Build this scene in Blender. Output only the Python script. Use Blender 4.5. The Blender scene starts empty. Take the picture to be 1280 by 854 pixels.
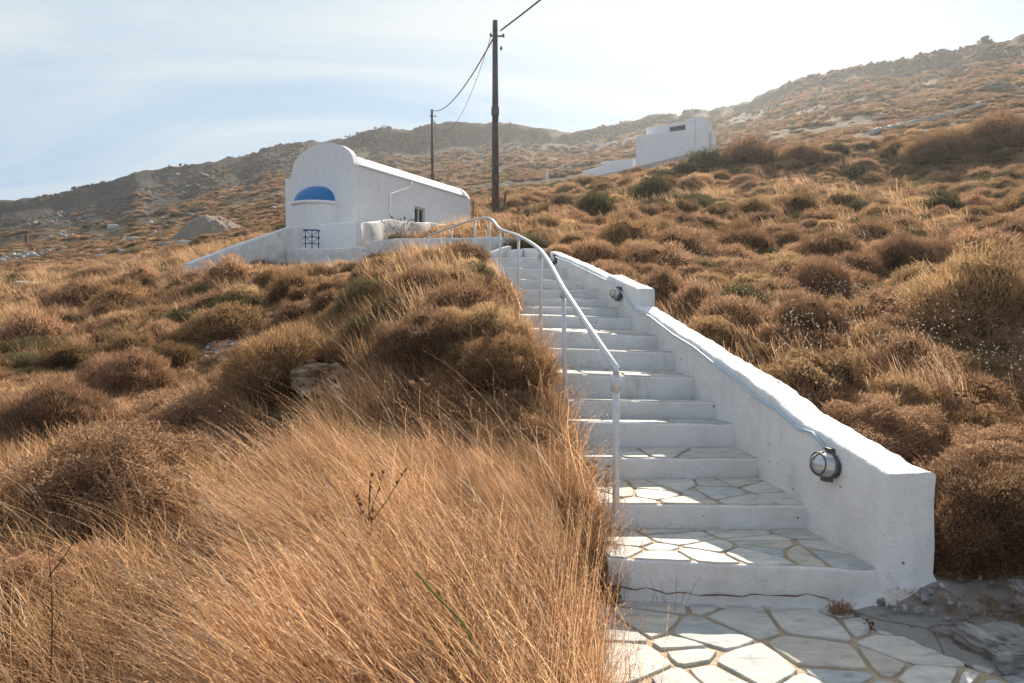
import bpy, bmesh, math, random
import numpy as np
from mathutils import Vector, noise as mnoise
random.seed(7); rng = np.random.default_rng(7)
sc = bpy.context.scene
COL = sc.collection
R = math.radians

# ------------------------------------------------------------------ camera, sky, sun, exposure
EYE = 1.6; F = 900.0; PITCH = math.atan(52 / 900)
cam = bpy.data.cameras.new('camera'); co = bpy.data.objects.new('camera', cam); COL.objects.link(co)
co.location = (0, 0, EYE); co.rotation_euler = (R(90) - PITCH, 0, 0)
cam.sensor_width = 36; cam.lens = F / 1280 * 36; cam.clip_end = 6000; cam.clip_start = 0.05
sc.camera = co
SUN_AZ, SUN_EL = R(20), R(29)
SKY_STRENGTH, SUN_STRENGTH = 0.10, 4.8
EXPOSURE = 1.12
w = bpy.data.worlds.new('World'); sc.world = w; w.use_nodes = True
nt = w.node_tree; nt.nodes.clear()
def N(tree, typ, **kw):
    n = tree.nodes.new(typ)
    for k, v in kw.items():
        if k.startswith('i_'):
            key = k[2:]; n.inputs[int(key) if key.isdigit() else key.replace('_', ' ')].default_value = v
        else: setattr(n, k, v)
    return n
sky = N(nt, 'ShaderNodeTexSky', sky_type='NISHITA', sun_disc=False, sun_elevation=SUN_EL, sun_rotation=SUN_AZ, air_density=1.0, dust_density=2.5, ozone_density=1.2, altitude=50)
tc = N(nt, 'ShaderNodeTexCoord')
sepw = N(nt, 'ShaderNodeSeparateXYZ'); nt.links.new(tc.outputs['Generated'], sepw.inputs[0])
# cloud sheet: directions projected on a plane high above
addz = N(nt, 'ShaderNodeMath', operation='ADD', i_1=0.18); nt.links.new(sepw.outputs[2], addz.inputs[0])
mxz = N(nt, 'ShaderNodeMath', operation='MAXIMUM', i_1=0.05); nt.links.new(addz.outputs[0], mxz.inputs[0])
dx = N(nt, 'ShaderNodeMath', operation='DIVIDE'); nt.links.new(sepw.outputs[0], dx.inputs[0]); nt.links.new(mxz.outputs[0], dx.inputs[1])
dy = N(nt, 'ShaderNodeMath', operation='DIVIDE'); nt.links.new(sepw.outputs[1], dy.inputs[0]); nt.links.new(mxz.outputs[0], dy.inputs[1])
cmb = N(nt, 'ShaderNodeCombineXYZ'); nt.links.new(dx.outputs[0], cmb.inputs[0]); nt.links.new(dy.outputs[0], cmb.inputs[1])
mp = N(nt, 'ShaderNodeMapping'); mp.inputs['Rotation'].default_value = (0, 0, R(-35)); mp.inputs['Scale'].default_value = (0.55, 1.5, 1); mp.inputs['Location'].default_value = (3.1, 1.7, 0)
nt.links.new(cmb.outputs[0], mp.inputs['Vector'])
cn = N(nt, 'ShaderNodeTexNoise', i_Scale=1.0, i_Detail=9.0, i_Roughness=0.55, i_Distortion=0.7); nt.links.new(mp.outputs[0], cn.inputs['Vector'])
cr = N(nt, 'ShaderNodeValToRGB'); cr.color_ramp.elements[0].position = 0.34; cr.color_ramp.elements[1].position = 0.58
cr.color_ramp.elements[0].color = (0.0, 0.0, 0.0, 1); cr.color_ramp.elements[1].color = (1, 1, 1, 1)
nt.links.new(cn.outputs[0], cr.inputs[0])
hz = N(nt, 'ShaderNodeMapRange', interpolation_type='SMOOTHSTEP'); hz.inputs['From Min'].default_value = 0.0; hz.inputs['From Max'].default_value = 0.30; hz.inputs['To Min'].default_value = 0.3; hz.inputs['To Max'].default_value = 1.0
nt.links.new(sepw.outputs[2], hz.inputs[0])
mulc = N(nt, 'ShaderNodeMath', operation='MULTIPLY'); nt.links.new(cr.outputs[0], mulc.inputs[0]); nt.links.new(hz.outputs[0], mulc.inputs[1])
mixc = N(nt, 'ShaderNodeMixRGB'); mixc.inputs[2].default_value = (3.2, 3.5, 3.7, 1)
mn = N(nt, 'ShaderNodeVectorMath', operation='MINIMUM'); mn.inputs[1].default_value = (1.75, 2.6, 3.5); nt.links.new(sky.outputs[0], mn.inputs[0])
nt.links.new(mulc.outputs[0], mixc.inputs[0]); nt.links.new(mn.outputs[0], mixc.inputs[1])
bg = N(nt, 'ShaderNodeBackground', i_Strength=SKY_STRENGTH); nt.links.new(mixc.outputs[0], bg.inputs[0])
wo = N(nt, 'ShaderNodeOutputWorld'); nt.links.new(bg.outputs[0], wo.inputs[0])
sd = Vector((math.sin(SUN_AZ) * math.cos(SUN_EL), math.cos(SUN_AZ) * math.cos(SUN_EL), math.sin(SUN_EL)))
sl = bpy.data.lights.new('sun', 'SUN'); sl.energy = SUN_STRENGTH; sl.angle = R(0.55); sl.color = (1.0, 0.89, 0.73)
so = bpy.data.objects.new('sun', sl); COL.objects.link(so); so.rotation_euler = sd.to_track_quat('Z', 'Y').to_euler(); so.location = (30, 60, 60)
vs = sc.view_settings; vs.view_transform = 'Standard'; vs.look = 'None'; vs.exposure = EXPOSURE; vs.gamma = 1
sc.cycles.max_bounces = 6; sc.cycles.diffuse_bounces = 3; sc.cycles.transmission_bounces = 4; sc.cycles.transparent_max_bounces = 8
sc.cycles.volume_bounces = 0; sc.cycles.use_denoising = True

# ------------------------------------------------------------------ helpers
cp_, sp_ = math.cos(PITCH), math.sin(PITCH)
def at(px, py, Y):
    v = 427 - py; dyv = v * sp_ + F * cp_; dz = v * cp_ - F * sp_
    return Vector(((px - 640) / dyv * Y, Y, EYE + dz / dyv * Y))
def mesh(name, V, Fc, mats=(), smooth=False, mi=None):
    me = bpy.data.meshes.new(name)
    if isinstance(V, np.ndarray) and isinstance(Fc, np.ndarray):
        me.vertices.add(len(V)); me.vertices.foreach_set('co', V.astype(np.float32).ravel())
        k = Fc.shape[1]; me.loops.add(Fc.size); me.loops.foreach_set('vertex_index', Fc.astype(np.int32).ravel())
        me.polygons.add(len(Fc)); me.polygons.foreach_set('loop_start', np.arange(0, Fc.size, k, dtype=np.int32))
        me.update(calc_edges=True)
    else:
        me.from_pydata([tuple(v) for v in V], [], [tuple(f) for f in Fc]); me.update()
    for m in (mats if isinstance(mats, (list, tuple)) else [mats]): me.materials.append(m)
    if mi is not None: me.polygons.foreach_set('material_index', np.asarray(mi, dtype=np.int32))
    if smooth: me.polygons.foreach_set('use_smooth', np.ones(len(me.polygons), dtype=bool))
    return me
def obj(name, me, parent=None, loc=None, rz=None):
    o = bpy.data.objects.new(name, me); COL.objects.link(o)
    if parent is not None: o.parent = parent
    if loc is not None: o.location = loc
    if rz is not None: o.rotation_euler[2] = rz
    return o
def tag(o, label, cat, group=None):
    o['label'] = label; o['category'] = cat
    if group: o['group'] = group
    return o
def thing(name, label, cat, loc=(0, 0, 0), rz=0, group=None):
    o = obj(name, None, None, loc, rz); o.empty_display_size = 0.2
    return tag(o, label, cat, group)
def kind(o, k): o['kind'] = k; return o
class MB:
    def __init__(s): s.V = []; s.F = []
    def add(s, V, Fc):
        b = len(s.V); s.V += [tuple(v) for v in V]; s.F += [tuple(i + b for i in f) for f in Fc]
    def hexa(s, b4, t4):  # bottom quad and top quad, same winding (ccw from above)
        s.add(list(b4) + list(t4), [(3, 2, 1, 0), (4, 5, 6, 7), (0, 1, 5, 4), (1, 2, 6, 5), (2, 3, 7, 6), (3, 0, 4, 7)])
    def box(s, x0, y0, z0, x1, y1, z1):
        s.hexa([(x0, y0, z0), (x1, y0, z0), (x1, y1, z0), (x0, y1, z0)], [(x0, y0, z1), (x1, y0, z1), (x1, y1, z1), (x0, y1, z1)])
    def tube(s, P, r, n=8, cap=True):
        P = [Vector(p) for p in P]; b = len(s.V); rr = r if isinstance(r, (list, tuple)) else [r] * len(P)
        for i, p in enumerate(P):
            d = (P[min(i + 1, len(P) - 1)] - P[max(i - 1, 0)]).normalized()
            u = d.cross(Vector((0, 0, 1)) if abs(d.z) < .9 else Vector((1, 0, 0))).normalized(); v = d.cross(u)
            for k in range(n):
                a = 2 * math.pi * k / n; s.V.append(tuple(p + (u * math.cos(a) + v * math.sin(a)) * rr[i]))
        for i in range(len(P) - 1):
            for k in range(n):
                a, c = b + i * n + k, b + i * n + (k + 1) % n; s.F.append((a, c, c + n, a + n))
        if cap: s.F.append(tuple(b + k for k in range(n))[::-1]); s.F.append(tuple(b + (len(P) - 1) * n + k for k in range(n)))
    def lathe(s, prof, c, n=16, axis=None):
        b = len(s.V); ax = Vector(axis or (0, 0, 1)).normalized()
        u = ax.cross(Vector((0, 0, 1)) if abs(ax.z) < .9 else Vector((1, 0, 0))).normalized(); v = ax.cross(u); c = Vector(c)
        for r, h in prof:
            for k in range(n):
                a = 2 * math.pi * k / n; s.V.append(tuple(c + ax * h + (u * math.cos(a) + v * math.sin(a)) * max(r, 1e-4)))
        for i in range(len(prof) - 1):
            for k in range(n):
                a, d = b + i * n + k, b + i * n + (k + 1) % n; s.F.append((a, d, d + n, a + n))
    def build(s, name, m, parent=None, smooth=False):
        me = mesh(name, s.V, s.F, m, smooth)
        bm = bmesh.new(); bm.from_mesh(me); bmesh.ops.recalc_face_normals(bm, faces=bm.faces); bm.to_mesh(me); bm.free()
        if smooth: me.polygons.foreach_set('use_smooth', np.ones(len(me.polygons), dtype=bool))
        return obj(name, me, parent)
_tab = rng.random((256, 256))
def vnoise(x, y):
    xi = np.floor(x).astype(int); yi = np.floor(y).astype(int); fx = x - xi; fy = y - yi
    fx = fx * fx * (3 - 2 * fx); fy = fy * fy * (3 - 2 * fy)
    g = lambda a, b: _tab[a & 255, b & 255]
    return (g(xi, yi) * (1 - fx) + g(xi + 1, yi) * fx) * (1 - fy) + (g(xi, yi + 1) * (1 - fx) + g(xi + 1, yi + 1) * fx) * fy * 1.0
def fbm(x, y, o=4, g=.5):
    s = 0; a = 1; t = 0
    for i in range(o): s = s + a * (vnoise(x * 2 ** i + 17.3 * i, y * 2 ** i + 5.1 * i) - .5); t += a; a *= g
    return s / t * 2
# ------------------------------------------------------------------ materials
def mat(name, base=(.5, .5, .5), rough=.85, metal=0.0):
    m = bpy.data.materials.new(name); m.use_nodes = True; t = m.node_tree
    b = t.nodes['Principled BSDF']; b.inputs['Base Color'].default_value = (*base, 1); b.inputs['Roughness'].default_value = rough; b.inputs['Metallic'].default_value = metal
    return m, t, b
def ramp(t, src, stops):
    r = t.nodes.new('ShaderNodeValToRGB'); e = r.color_ramp.elements
    while len(e) < len(stops): e.new(.5)
    for k, (p, c) in enumerate(stops): e[k].position = p; e[k].color = (*c, 1)
    t.links.new(src, r.inputs[0]); return r.outputs[0]
def noi(t, vec, scale, detail=4, rough=.55, dist=0):
    n = N(t, 'ShaderNodeTexNoise', i_Scale=scale, i_Detail=detail, i_Roughness=rough, i_Distortion=dist)
    if vec is not None: t.links.new(vec, n.inputs['Vector'])
    return n.outputs[0]
def bump(t, b, h, strength, dist):
    n = N(t, 'ShaderNodeBump', i_Strength=strength, i_Distance=dist); t.links.new(h, n.inputs['Height']); t.links.new(n.outputs[0], b.inputs['Normal']); return n
def mixc_(t, f, a, b, mode='MIX'):
    n = t.nodes.new('ShaderNodeMixRGB'); n.blend_type = mode
    for i, s in ((0, f), (1, a), (2, b)):
        if hasattr(s, 'links') or hasattr(s, 'is_linked'): t.links.new(s, n.inputs[i])
        else: n.inputs[i].default_value = s if i == 0 else (*s, 1)
    return n.outputs[0]
def pos(t): return N(t, 'ShaderNodeNewGeometry').outputs['Position']
def plaster(name, a, b_, stain, bs=.6, crack=False):
    m, t, b = mat(name, a, .9); p = pos(t)
    c = ramp(t, noi(t, p, 3.2, 6, .6), [(.3, b_), (.6, a)])
    c = mixc_(t, ramp(t, noi(t, p, 1.4, 8, .72, .6), [(.56, (0, 0, 0)), (.76, (.75, .75, .75))]), c, stain)
    c = mixc_(t, ramp(t, noi(t, p, 42, 3, .6), [(.68, (0, 0, 0)), (.76, (.5, .5, .5))]), c, stain)
    md = N(t, 'ShaderNodeMapping'); md.inputs['Scale'].default_value = (1, 1, .12); t.links.new(p, md.inputs[0])
    c = mixc_(t, ramp(t, noi(t, md.outputs[0], 11, 6, .6), [(.55, (0, 0, 0)), (.78, (.45, .45, .45))]), c, tuple(x * .8 for x in b_))
    c = mixc_(t, ramp(t, noi(t, p, 17, 2, .5), [(.735, (0, 0, 0)), (.75, (.85, .85, .85))]), c, tuple(x * .5 for x in stain))
    if crack:
        mp_ = N(t, 'ShaderNodeMapping'); mp_.inputs['Scale'].default_value = (1, 1, 2.5); t.links.new(p, mp_.inputs[0])
        v = N(t, 'ShaderNodeTexVoronoi', feature='DISTANCE_TO_EDGE', i_Scale=1.3); t.links.new(mixc_(t, .12, mp_.outputs[0], N_noise_vec(t, p)), v.inputs['Vector'])
        c = mixc_(t, ramp(t, v.outputs[0], [(.004, (.8, .8, .8)), (.012, (0, 0, 0))]), c, (.12, .1, .08))
    t.links.new(c, b.inputs['Base Color'])
    h = mixc_(t, .35, noi(t, p, 14, 8, .6), noi(t, p, 90, 4, .6))
    bump(t, b, h, bs, .035); return m
def N_noise_vec(t, p):
    n = N(t, 'ShaderNodeTexNoise', i_Scale=4.0, i_Detail=5.0); t.links.new(p, n.inputs['Vector']); return n.outputs['Color']
M = {}
M['wall'] = plaster('whitewash', (.84, .845, .86), (.74, .735, .735), (.52, .45, .38), .9)
M['riser'] = plaster('riser_whitewash', (.79, .79, .80), (.68, .665, .65), (.45, .37, .29), .8)
M['chapel'] = plaster('chapel_whitewash', (.86, .87, .89), (.81, .82, .84), (.70, .68, .66), .3)
M['roughwall'] = plaster('rough_whitewash', (.78, .77, .76), (.62, .60, .58), (.40, .35, .30), 1.0)
M['joint'] = plaster('cement_joint', (.52, .40, .27), (.42, .32, .21), (.26, .19, .13), .9)
M['concrete'] = plaster('grey_concrete', (.33, .31, .29), (.20, .185, .17), (.12, .095, .075), 1.0, True)
def mflag():
    m, t, b = mat('painted_flagstone', (.72, .72, .70), .8); p = pos(t)
    oi = N(t, 'ShaderNodeObjectInfo')
    mpx = N(t, 'ShaderNodeMapping'); mpx.inputs['Scale'].default_value = (2, 5, 2); t.links.new(p, mpx.inputs[0])
    c = ramp(t, noi(t, mpx.outputs[0], 3.5, 8, .65, .4), [(.30, (.30, .33, .345)), (.46, (.52, .525, .515)), (.7, (.69, .67, .63))])
    c = mixc_(t, 1.0, c, ramp(t, oi.outputs['Random'], [(0, (.72, .75, .77)), (.3, (.90, .87, .82)), (.7, (1, .97, .92)), (1, (.90, .80, .68))]), 'MULTIPLY')
    c = mixc_(t, ramp(t, noi(t, p, 30, 5, .7), [(.62, (0, 0, 0)), (.72, (.6, .6, .6))]), c, (.33, .29, .25))
    t.links.new(c, b.inputs['Base Color'])
    bump(t, b, mixc_(t, .4, noi(t, mpx.outputs[0], 9, 8, .6), noi(t, p, 60, 4)), .6, .012); return m
M['flag'] = mflag()
def simple(name, col, rough=.6, metal=0, var=.25, sc_=20, bs=.2):
    m, t, b = mat(name, col, rough, metal); p = pos(t)
    t.links.new(ramp(t, noi(t, p, sc_, 5, .6), [(.3, tuple(c * (1 - var) for c in col)), (.7, tuple(min(1, c * (1 + var)) for c in col))]), b.inputs['Base Color'])
    bump(t, b, noi(t, p, sc_ * 2.5, 4), bs, .005); return m
M['rail'] = simple('silver_painted_steel', (.60, .62, .65), .45, .1, .12, 40, .1)
M['cable'] = simple('pale_blue_conduit', (.42, .55, .66), .6, 0, .1)
M['cage'] = simple('weathered_dark_metal', (.13, .13, .125), .5, .6, .5, 60)
M['lampglass'] = simple('grey_cast_lamp_bowl', (.50, .51, .52), .28, .55, .15, 12, .05)
M['pole'] = simple('weathered_timber', (.13, .11, .10), .9, 0, .35, 6, .4)
M['wire'] = simple('black_cable', (.03, .03, .035), .6)
M['blue'] = simple('blue_painted_dome', (.012, .165, .42), .5, 0, .12, 6, .1)
M['gate'] = simple('blue_painted_gate_steel', (.05, .13, .24), .5, .2, .2)
M['dark'] = simple('dark_window_glass', (.07, .085, .10), .2, 0, .3)
M['frame'] = simple('grey_wooden_frame', (.62, .60, .57), .7, 0, .2)
M['rust'] = simple('rusty_metal', (.16, .08, .045), .9, .2, .4)
M['rust_post'] = M['rust']
M['grey_patch'] = simple('bare_cement', (.34, .33, .33), .95, 0, .2)
def mrock(name, a, b_, c_):
    m, t, b = mat(name, a, .92); p = pos(t)
    mpx = N(t, 'ShaderNodeMapping'); mpx.inputs['Scale'].default_value = (1, 1, 3); t.links.new(p, mpx.inputs[0])
    c = ramp(t, noi(t, mpx.outputs[0], 5, 8, .65, .5), [(.3, b_), (.5, a), (.7, c_)])
    t.links.new(c, b.inputs['Base Color']); bump(t, b, noi(t, mpx.outputs[0], 12, 8, .65), 1.0, .03); return m
M['rock'] = mrock('grey_rock', (.27, .26, .25), (.13, .125, .12), (.48, .47, .45))
M['rockbrown'] = mrock('brown_rock', (.24, .155, .09), (.12, .075, .045), (.45, .38, .30))
M['rockwhite'] = mrock('pale_rock', (.40, .39, .38), (.22, .22, .22), (.60, .59, .57))
M['gravel'] = mrock('brown_gravel', (.22, .175, .135), (.13, .10, .08), (.36, .31, .26))
def veg(name, stops, trans=.35, obj_var=.35, rough=.9):
    m, t, b = mat(name, stops[0][1], rough); t.nodes.remove(b)
    g = N(t, 'ShaderNodeNewGeometry'); oi = N(t, 'ShaderNodeObjectInfo')
    c = ramp(t, g.outputs['Random Per Island'], stops)
    v = N(t, 'ShaderNodeMapRange'); v.inputs['To Min'].default_value = 1 - obj_var; v.inputs['To Max'].default_value = 1 + obj_var; t.links.new(oi.outputs['Random'], v.inputs[0])
    # large soft patches of tone over the slope
    pn = N(t, 'ShaderNodeMapRange'); pn.inputs['From Min'].default_value = .3; pn.inputs['From Max'].default_value = .7; pn.inputs['To Min'].default_value = .75; pn.inputs['To Max'].default_value = 1.25
    t.links.new(noi(t, g.outputs['Position'], 1.1, 4), pn.inputs[0])
    mu = N(t, 'ShaderNodeMath', operation='MULTIPLY'); t.links.new(v.outputs[0], mu.inputs[0]); t.links.new(pn.outputs[0], mu.inputs[1])
    h = N(t, 'ShaderNodeHueSaturation'); t.links.new(c, h.inputs['Color']); t.links.new(mu.outputs[0], h.inputs['Value'])
    d = N(t, 'ShaderNodeBsdfDiffuse'); tr = N(t, 'ShaderNodeBsdfTranslucent'); mx = N(t, 'ShaderNodeMixShader', i_0=trans)
    t.links.new(h.outputs[0], d.inputs[0]); t.links.new(h.outputs[0], tr.inputs[0])
    t.links.new(d.outputs[0], mx.inputs[1]); t.links.new(tr.outputs[0], mx.inputs[2])
    t.links.new(mx.outputs[0], t.nodes['Material Output'].inputs[0]); return m
M['straw'] = veg('golden_dry_grass', [(0, (.15, .07, .035)), (.25, (.34, .175, .09)), (.6, (.55, .33, .19)), (.85, (.76, .56, .38)), (1, (.90, .78, .62))], 0.55, .15)
M['pale'] = veg('pale_dry_grass', [(0, (0.4, 0.221, 0.111)), (0.5, (0.588, 0.363, 0.196)), (1, (0.847, 0.585, 0.357))], 0.55, .2)
M['olive'] = veg('olive_brown_shrub', [(0, (0.163, 0.101, 0.051)), (0.5, (0.26, 0.161, 0.085)), (1, (0.443, 0.278, 0.153))], 0.45)
M['grey'] = veg('grey_brown_shrub', [(0, (0.19, 0.114, 0.074)), (0.5, (0.313, 0.187, 0.117)), (1, (0.525, 0.322, 0.196))], 0.45)
M['russet'] = veg('russet_shrub', [(0, (0.196, 0.11, 0.065)), (0.5, (0.315, 0.188, 0.115)), (1, (0.492, 0.336, 0.217))], 0.5)
M['yellow'] = veg('yellow_brown_shrub', [(0, (0.275, 0.177, 0.09)), (0.5, (0.407, 0.267, 0.142)), (1, (0.603, 0.411, 0.243))], 0.5)
M['green'] = veg('dull_green_shrub', [(0, (.065, .062, .032)), (.5, (.115, .105, .055)), (1, (.20, .175, .095))], 0.35)
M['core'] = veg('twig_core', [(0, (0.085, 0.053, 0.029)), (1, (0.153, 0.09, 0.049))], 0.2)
M['flower'] = veg('dry_white_flower', [(0, (.6, .55, .48)), (1, (.82, .78, .72))], .4, .1)
M['stalk'] = veg('dry_brown_stalk', [(0, (.20, .11, .06)), (1, (.36, .21, .11))], .15)
M['seed'] = veg('dry_seed_head', [(0, (.20, .10, .045)), (1, (.42, .25, .12))], .2)
M['greenstem'] = veg('fresh_green_stem', [(0, (.24, .30, .10)), (1, (.34, .38, .15))], .4)
def mground():
    m, t, b = mat('hillside_ground', (.2, .14, .08), .95); p = pos(t)
    soil = ramp(t, noi(t, p, 3.0, 8, .7), [(.3, (.14, .085, .05)), (.5, (.23, .15, .085)), (.7, (.36, .25, .15))])
    soil = mixc_(t, ramp(t, noi(t, p, .35, 6, .6), [(.4, (0, 0, 0)), (.6, (1, 1, 1))]), soil, ramp(t, noi(t, p, 6, 8, .7), [(.3, (.13, .10, .055)), (.7, (.30, .22, .13))]))
    # shrub mottling in the distance
    far = N(t, 'ShaderNodeVectorMath', operation='LENGTH'); t.links.new(p, far.inputs[0])
    fm = N(t, 'ShaderNodeMapRange'); fm.inputs['From Min'].default_value = 30; fm.inputs['From Max'].default_value = 110; t.links.new(far.outputs['Value'], fm.inputs[0])
    shr = ramp(t, noi(t, p, .42, 10, .78, .3), [(.40, (.050, .040, .027)), (.5, (.14, .095, .055)), (.58, (.23, .15, .09)), (.68, (.35, .24, .15))])
    c = mixc_(t, fm.outputs[0], soil, shr)
    big = ramp(t, noi(t, p, .03, 5, .6), [(.35, (.62, .62, .64)), (.65, (1.25, 1.2, 1.15))])
    c = mixc_(t, 1.0, c, big, 'MULTIPLY')
    # pale rock outcrops
    rk = ramp(t, noi(t, p, .10, 12, .75, 1.2), [(.65, (0, 0, 0)), (.70, (.6, .6, .6))])
    c = mixc_(t, rk, c, ramp(t, noi(t, p, .9, 6, .7), [(.35, (.065, .06, .055)), (.7, (.16, .145, .13))]))
    # grey rock on the crest
    ats = N(t, 'ShaderNodeAttribute', attribute_name='crest')
    cm = N(t, 'ShaderNodeMath', operation='MULTIPLY'); t.links.new(ats.outputs['Fac'], cm.inputs[0])
    t.links.new(ramp(t, noi(t, p, .06, 8, .7), [(.35, (.35, .35, .35)), (.55, (1, 1, 1))]), cm.inputs[1])
    c = mixc_(t, cm.outputs[0], c, ramp(t, noi(t, p, .35, 8, .75), [(.35, (.03, .03, .032)), (.7, (.095, .09, .088))]))
    t.links.new(c, b.inputs['Base Color']); b.inputs['Specular IOR Level'].default_value = .1
    n1 = bump(t, b, noi(t, p, 9, 10, .75), 1.0, .08)
    n2 = N(t, 'ShaderNodeBump', i_Strength=.9, i_Distance=1.6); t.links.new(noi(t, p, .42, 10, .78, .3), n2.inputs['Height']); t.links.new(n2.outputs[0], n1.inputs['Normal'])
    return m
M['ground'] = mground()

# ------------------------------------------------------------------ stair measures
def WX(Y): return 2.31 - .1145 * Y          # face of the stair wall
WID = 1.27
def XLf(Y): return WX(Y) - WID
K = 1.067
# front Y, (yf left, yf right), (yb left, yb right) read at px (L at ~ left end, R at wall)
STEP = [(3.42, 699, 714, 663, 663), (4.08, 631, 633, 600, 598), (4.70, 573, 574, 561, 560), (5.07, 527, 531, 523, 524.5),
        (5.44, 500.3, 503.4, 499, 501), (5.85, 467, 473, 458, 465), (6.36, 436.4, 441, 435, 439.5), (6.83, 412.6, 421, 409.5, 413),
        (7.7, 394.3, 398, 393, 397), (8.24, 383.7, 386, 383, 385.5), (8.72, 373, 375, 372.5, 374.8), (9.26, 361, 363, 360.5, 362.8),
        (10.1, 348.5, 351, 348.3, 350.8), (11.4, 334.5, 337, 334.3, 336.8), (12.8, 321.5, 322.5, 321.4, 322.4)]
SY = [s[0] * K for s in STEP]
def zpx(py, Y): return at(640, py, Y).z
STEPZ = [(zpx(s[1], SY[i] + .12), zpx(s[2], SY[i])) for i, s in enumerate(STEP)]
sY = [0, 3.6] + [y + .1 for y in SY] + [20]; sZ = [0, 0] + [(a + b) / 2 for a, b in STEPZ] + [2.5]
def ZS(Y): return np.interp(Y, sY, sZ)

# ------------------------------------------------------------------ terrain
ctrl = []
def cpx(px, py, Y): ctrl.append(tuple(at(px, py, Y)))
def cw(x, y, z): ctrl.append((x, y, z))
for Y in (1.0, 1.8, 2.6, 3.3): cw(1.5, Y, -.06); cw(.45, Y, -.03); cw(2.75, Y, .02 + .04 * Y)
for Y, dz in ((1.2, .05), (2.6, .25)): cw(4.0, Y, .5 + dz); cw(-1.5, Y, -.12); cw(-4, Y, -.45); cw(7, Y, 1.1)
for Y in (4.3, 5.2, 6.5, 8, 10, 12): 
    x = XLf(Y); z = float(ZS(Y)); up = .02 if Y < 5 else .10
    cw(x - .25, Y, z + up); cw(x + .6, Y, z - .1)
for Y, a, b_ in ((4.3, .02, -.06), (5.2, .02, -.08), (6.5, .1, .0), (8, .22, .12), (10, .30, .22), (12, .28, .22)):
    x = XLf(Y); z = float(ZS(Y)); cw(x - .9, Y, z + a); cw(x - 1.6, Y, z + b_ - .05)
for a in [(-3, 8, .62), (-3.0, 4.5, .08), (-6.4, 9, .55), (-9, 15, 1.0), (-15.6, 22, 1.1), (-2.6, 11.5, 1.75), (-3.3, 14.5, 2.0), (-5.7, 17.5, 2.05), (-10, 22, 2.05), (-6, 23, 2.35), (-2.7, 18, 2.3), (-1.6, 14.5, 2.25)]: cw(*a)
cw(-6.07, 27.5, 3.2); cw(-9.5, 30.5, 3.2); cw(-2.1, 37.5, 4.6); cw(-5, 32, 3.9)
cw(-2.7, 21, 3.3); cw(-.8, 19, 3.15); cw(.4, 17.5, 2.95); cw(1.3, 15, 2.5); cw(.6, 15.8, 2.65)
for Y in (4.2, 5.5, 7, 8.5, 10, 12, 13.5):
    zt = float(np.interp(Y, [3.6, 4.49, 5.1, 5.73, 6.78, 8.08, 9.26, 13.5], [.71, .85, 1.0, 1.11, 1.31, 1.56, 1.85, 2.5])); cw(WX(Y) + .5, Y, zt - (.32 if Y > 5 else .45)); cw(WX(Y) + 1.2, Y, zt - .25)
cw(2.45, 3.6, .12)
for a in [(1280, 585, 5), (1035, 500, 5.8), (1035, 380, 10.5), (1156, 340, 14), (1235, 425, 8), (1280, 310, 16), (1280, 205, 42), (1130, 225, 46), (1010, 258, 30), (900, 300, 21), (783, 345, 13), (668, 284, 23),
          (745, 275, 30), (820, 250, 40), (900, 255, 38), (1600, 300, 12), (1600, 150, 45),
          (0, 372, 34), (160, 352, 36), (0, 395, 21), (-300, 400, 20), (-300, 520, 8), (-300, 700, 4), (300, 318, 40), (400, 300, 42)]: cpx(*a)
R1 = 60
for px, py in ((-700, 375), (-300, 358), (0, 347), (160, 330), (320, 304), (450, 283), (560, 262), (640, 250), (740, 234), (850, 213), (950, 201), (1050, 190), (1160, 180), (1280, 170), (1600, 140), (2000, 100)):
    a = math.atan((px - 640) / F); cpx(px, py, R1 * math.cos(a)); cpx(px, py - 4, 1.25 * R1 * math.cos(a))
C = np.array(ctrl); ca = np.arctan2(C[:, 0], C[:, 1]); cr_ = np.hypot(C[:, 0], C[:, 1]); cwv = C[:, 2] / (cr_ + 4)
def feat(a, r): return np.stack([a * 1.6, np.log(r + .5)], -1)
P = feat(ca, cr_)
def U(d2): return .5 * d2 * np.log(d2 + 1e-9)
n_ = len(P); d2 = ((P[:, None] - P[None]) ** 2).sum(-1)
A = np.zeros((n_ + 3, n_ + 3)); A[:n_, :n_] = U(d2) + np.eye(n_) * 2e-3; A[:n_, n_] = 1; A[:n_, n_ + 1:] = P; A[n_, :n_] = 1; A[n_ + 1:, :n_] = P.T
W_ = np.linalg.solve(A, np.concatenate([cwv, [0, 0, 0]]))
SKYP = [(-900, 300), (-400, 285), (-150, 268), (0, 254), (40, 248), (80, 240), (128, 230), (175, 217), (215, 209), (250, 206), (300, 197), (340, 185), (380, 178), (400, 177), (430, 174), (455, 166), (480, 158), (500, 163), (520, 163), (540, 154), (560, 152), (590, 155), (617, 153), (650, 156), (680, 162), (713, 167), (740, 161), (770, 156), (795, 149), (815, 141), (830, 140), (843, 145), (855, 137), (865, 133), (885, 138), (900, 135), (940, 120), (985, 100), (1010, 95), (1060, 84), (1110, 77), (1160, 66), (1190, 62), (1215, 52), (1240, 50), (1280, 42), (1400, 30), (1700, 10), (2200, 0)]
ska = np.array([math.atan((p[0] - 640) / F) for p in SKYP]); skt = np.array([(at(p[0], p[1], 1).z - EYE) for p in SKYP])
def TPS(a, r):
    out = np.empty(a.shape); f = feat(a, r)
    for i in range(0, len(a), 40000):
        q = f[i:i + 40000]; dd = ((q[:, None] - P[None]) ** 2).sum(-1); out[i:i + 40000] = U(dd) @ W_[:n_] + W_[n_] + q @ W_[n_ + 1:]
    return out * (r + 4)
def RS(a): return 330 + 25 * np.sin(a * 5 + 1) - 60 * np.clip(a / .6, -.3, 1)
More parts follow.
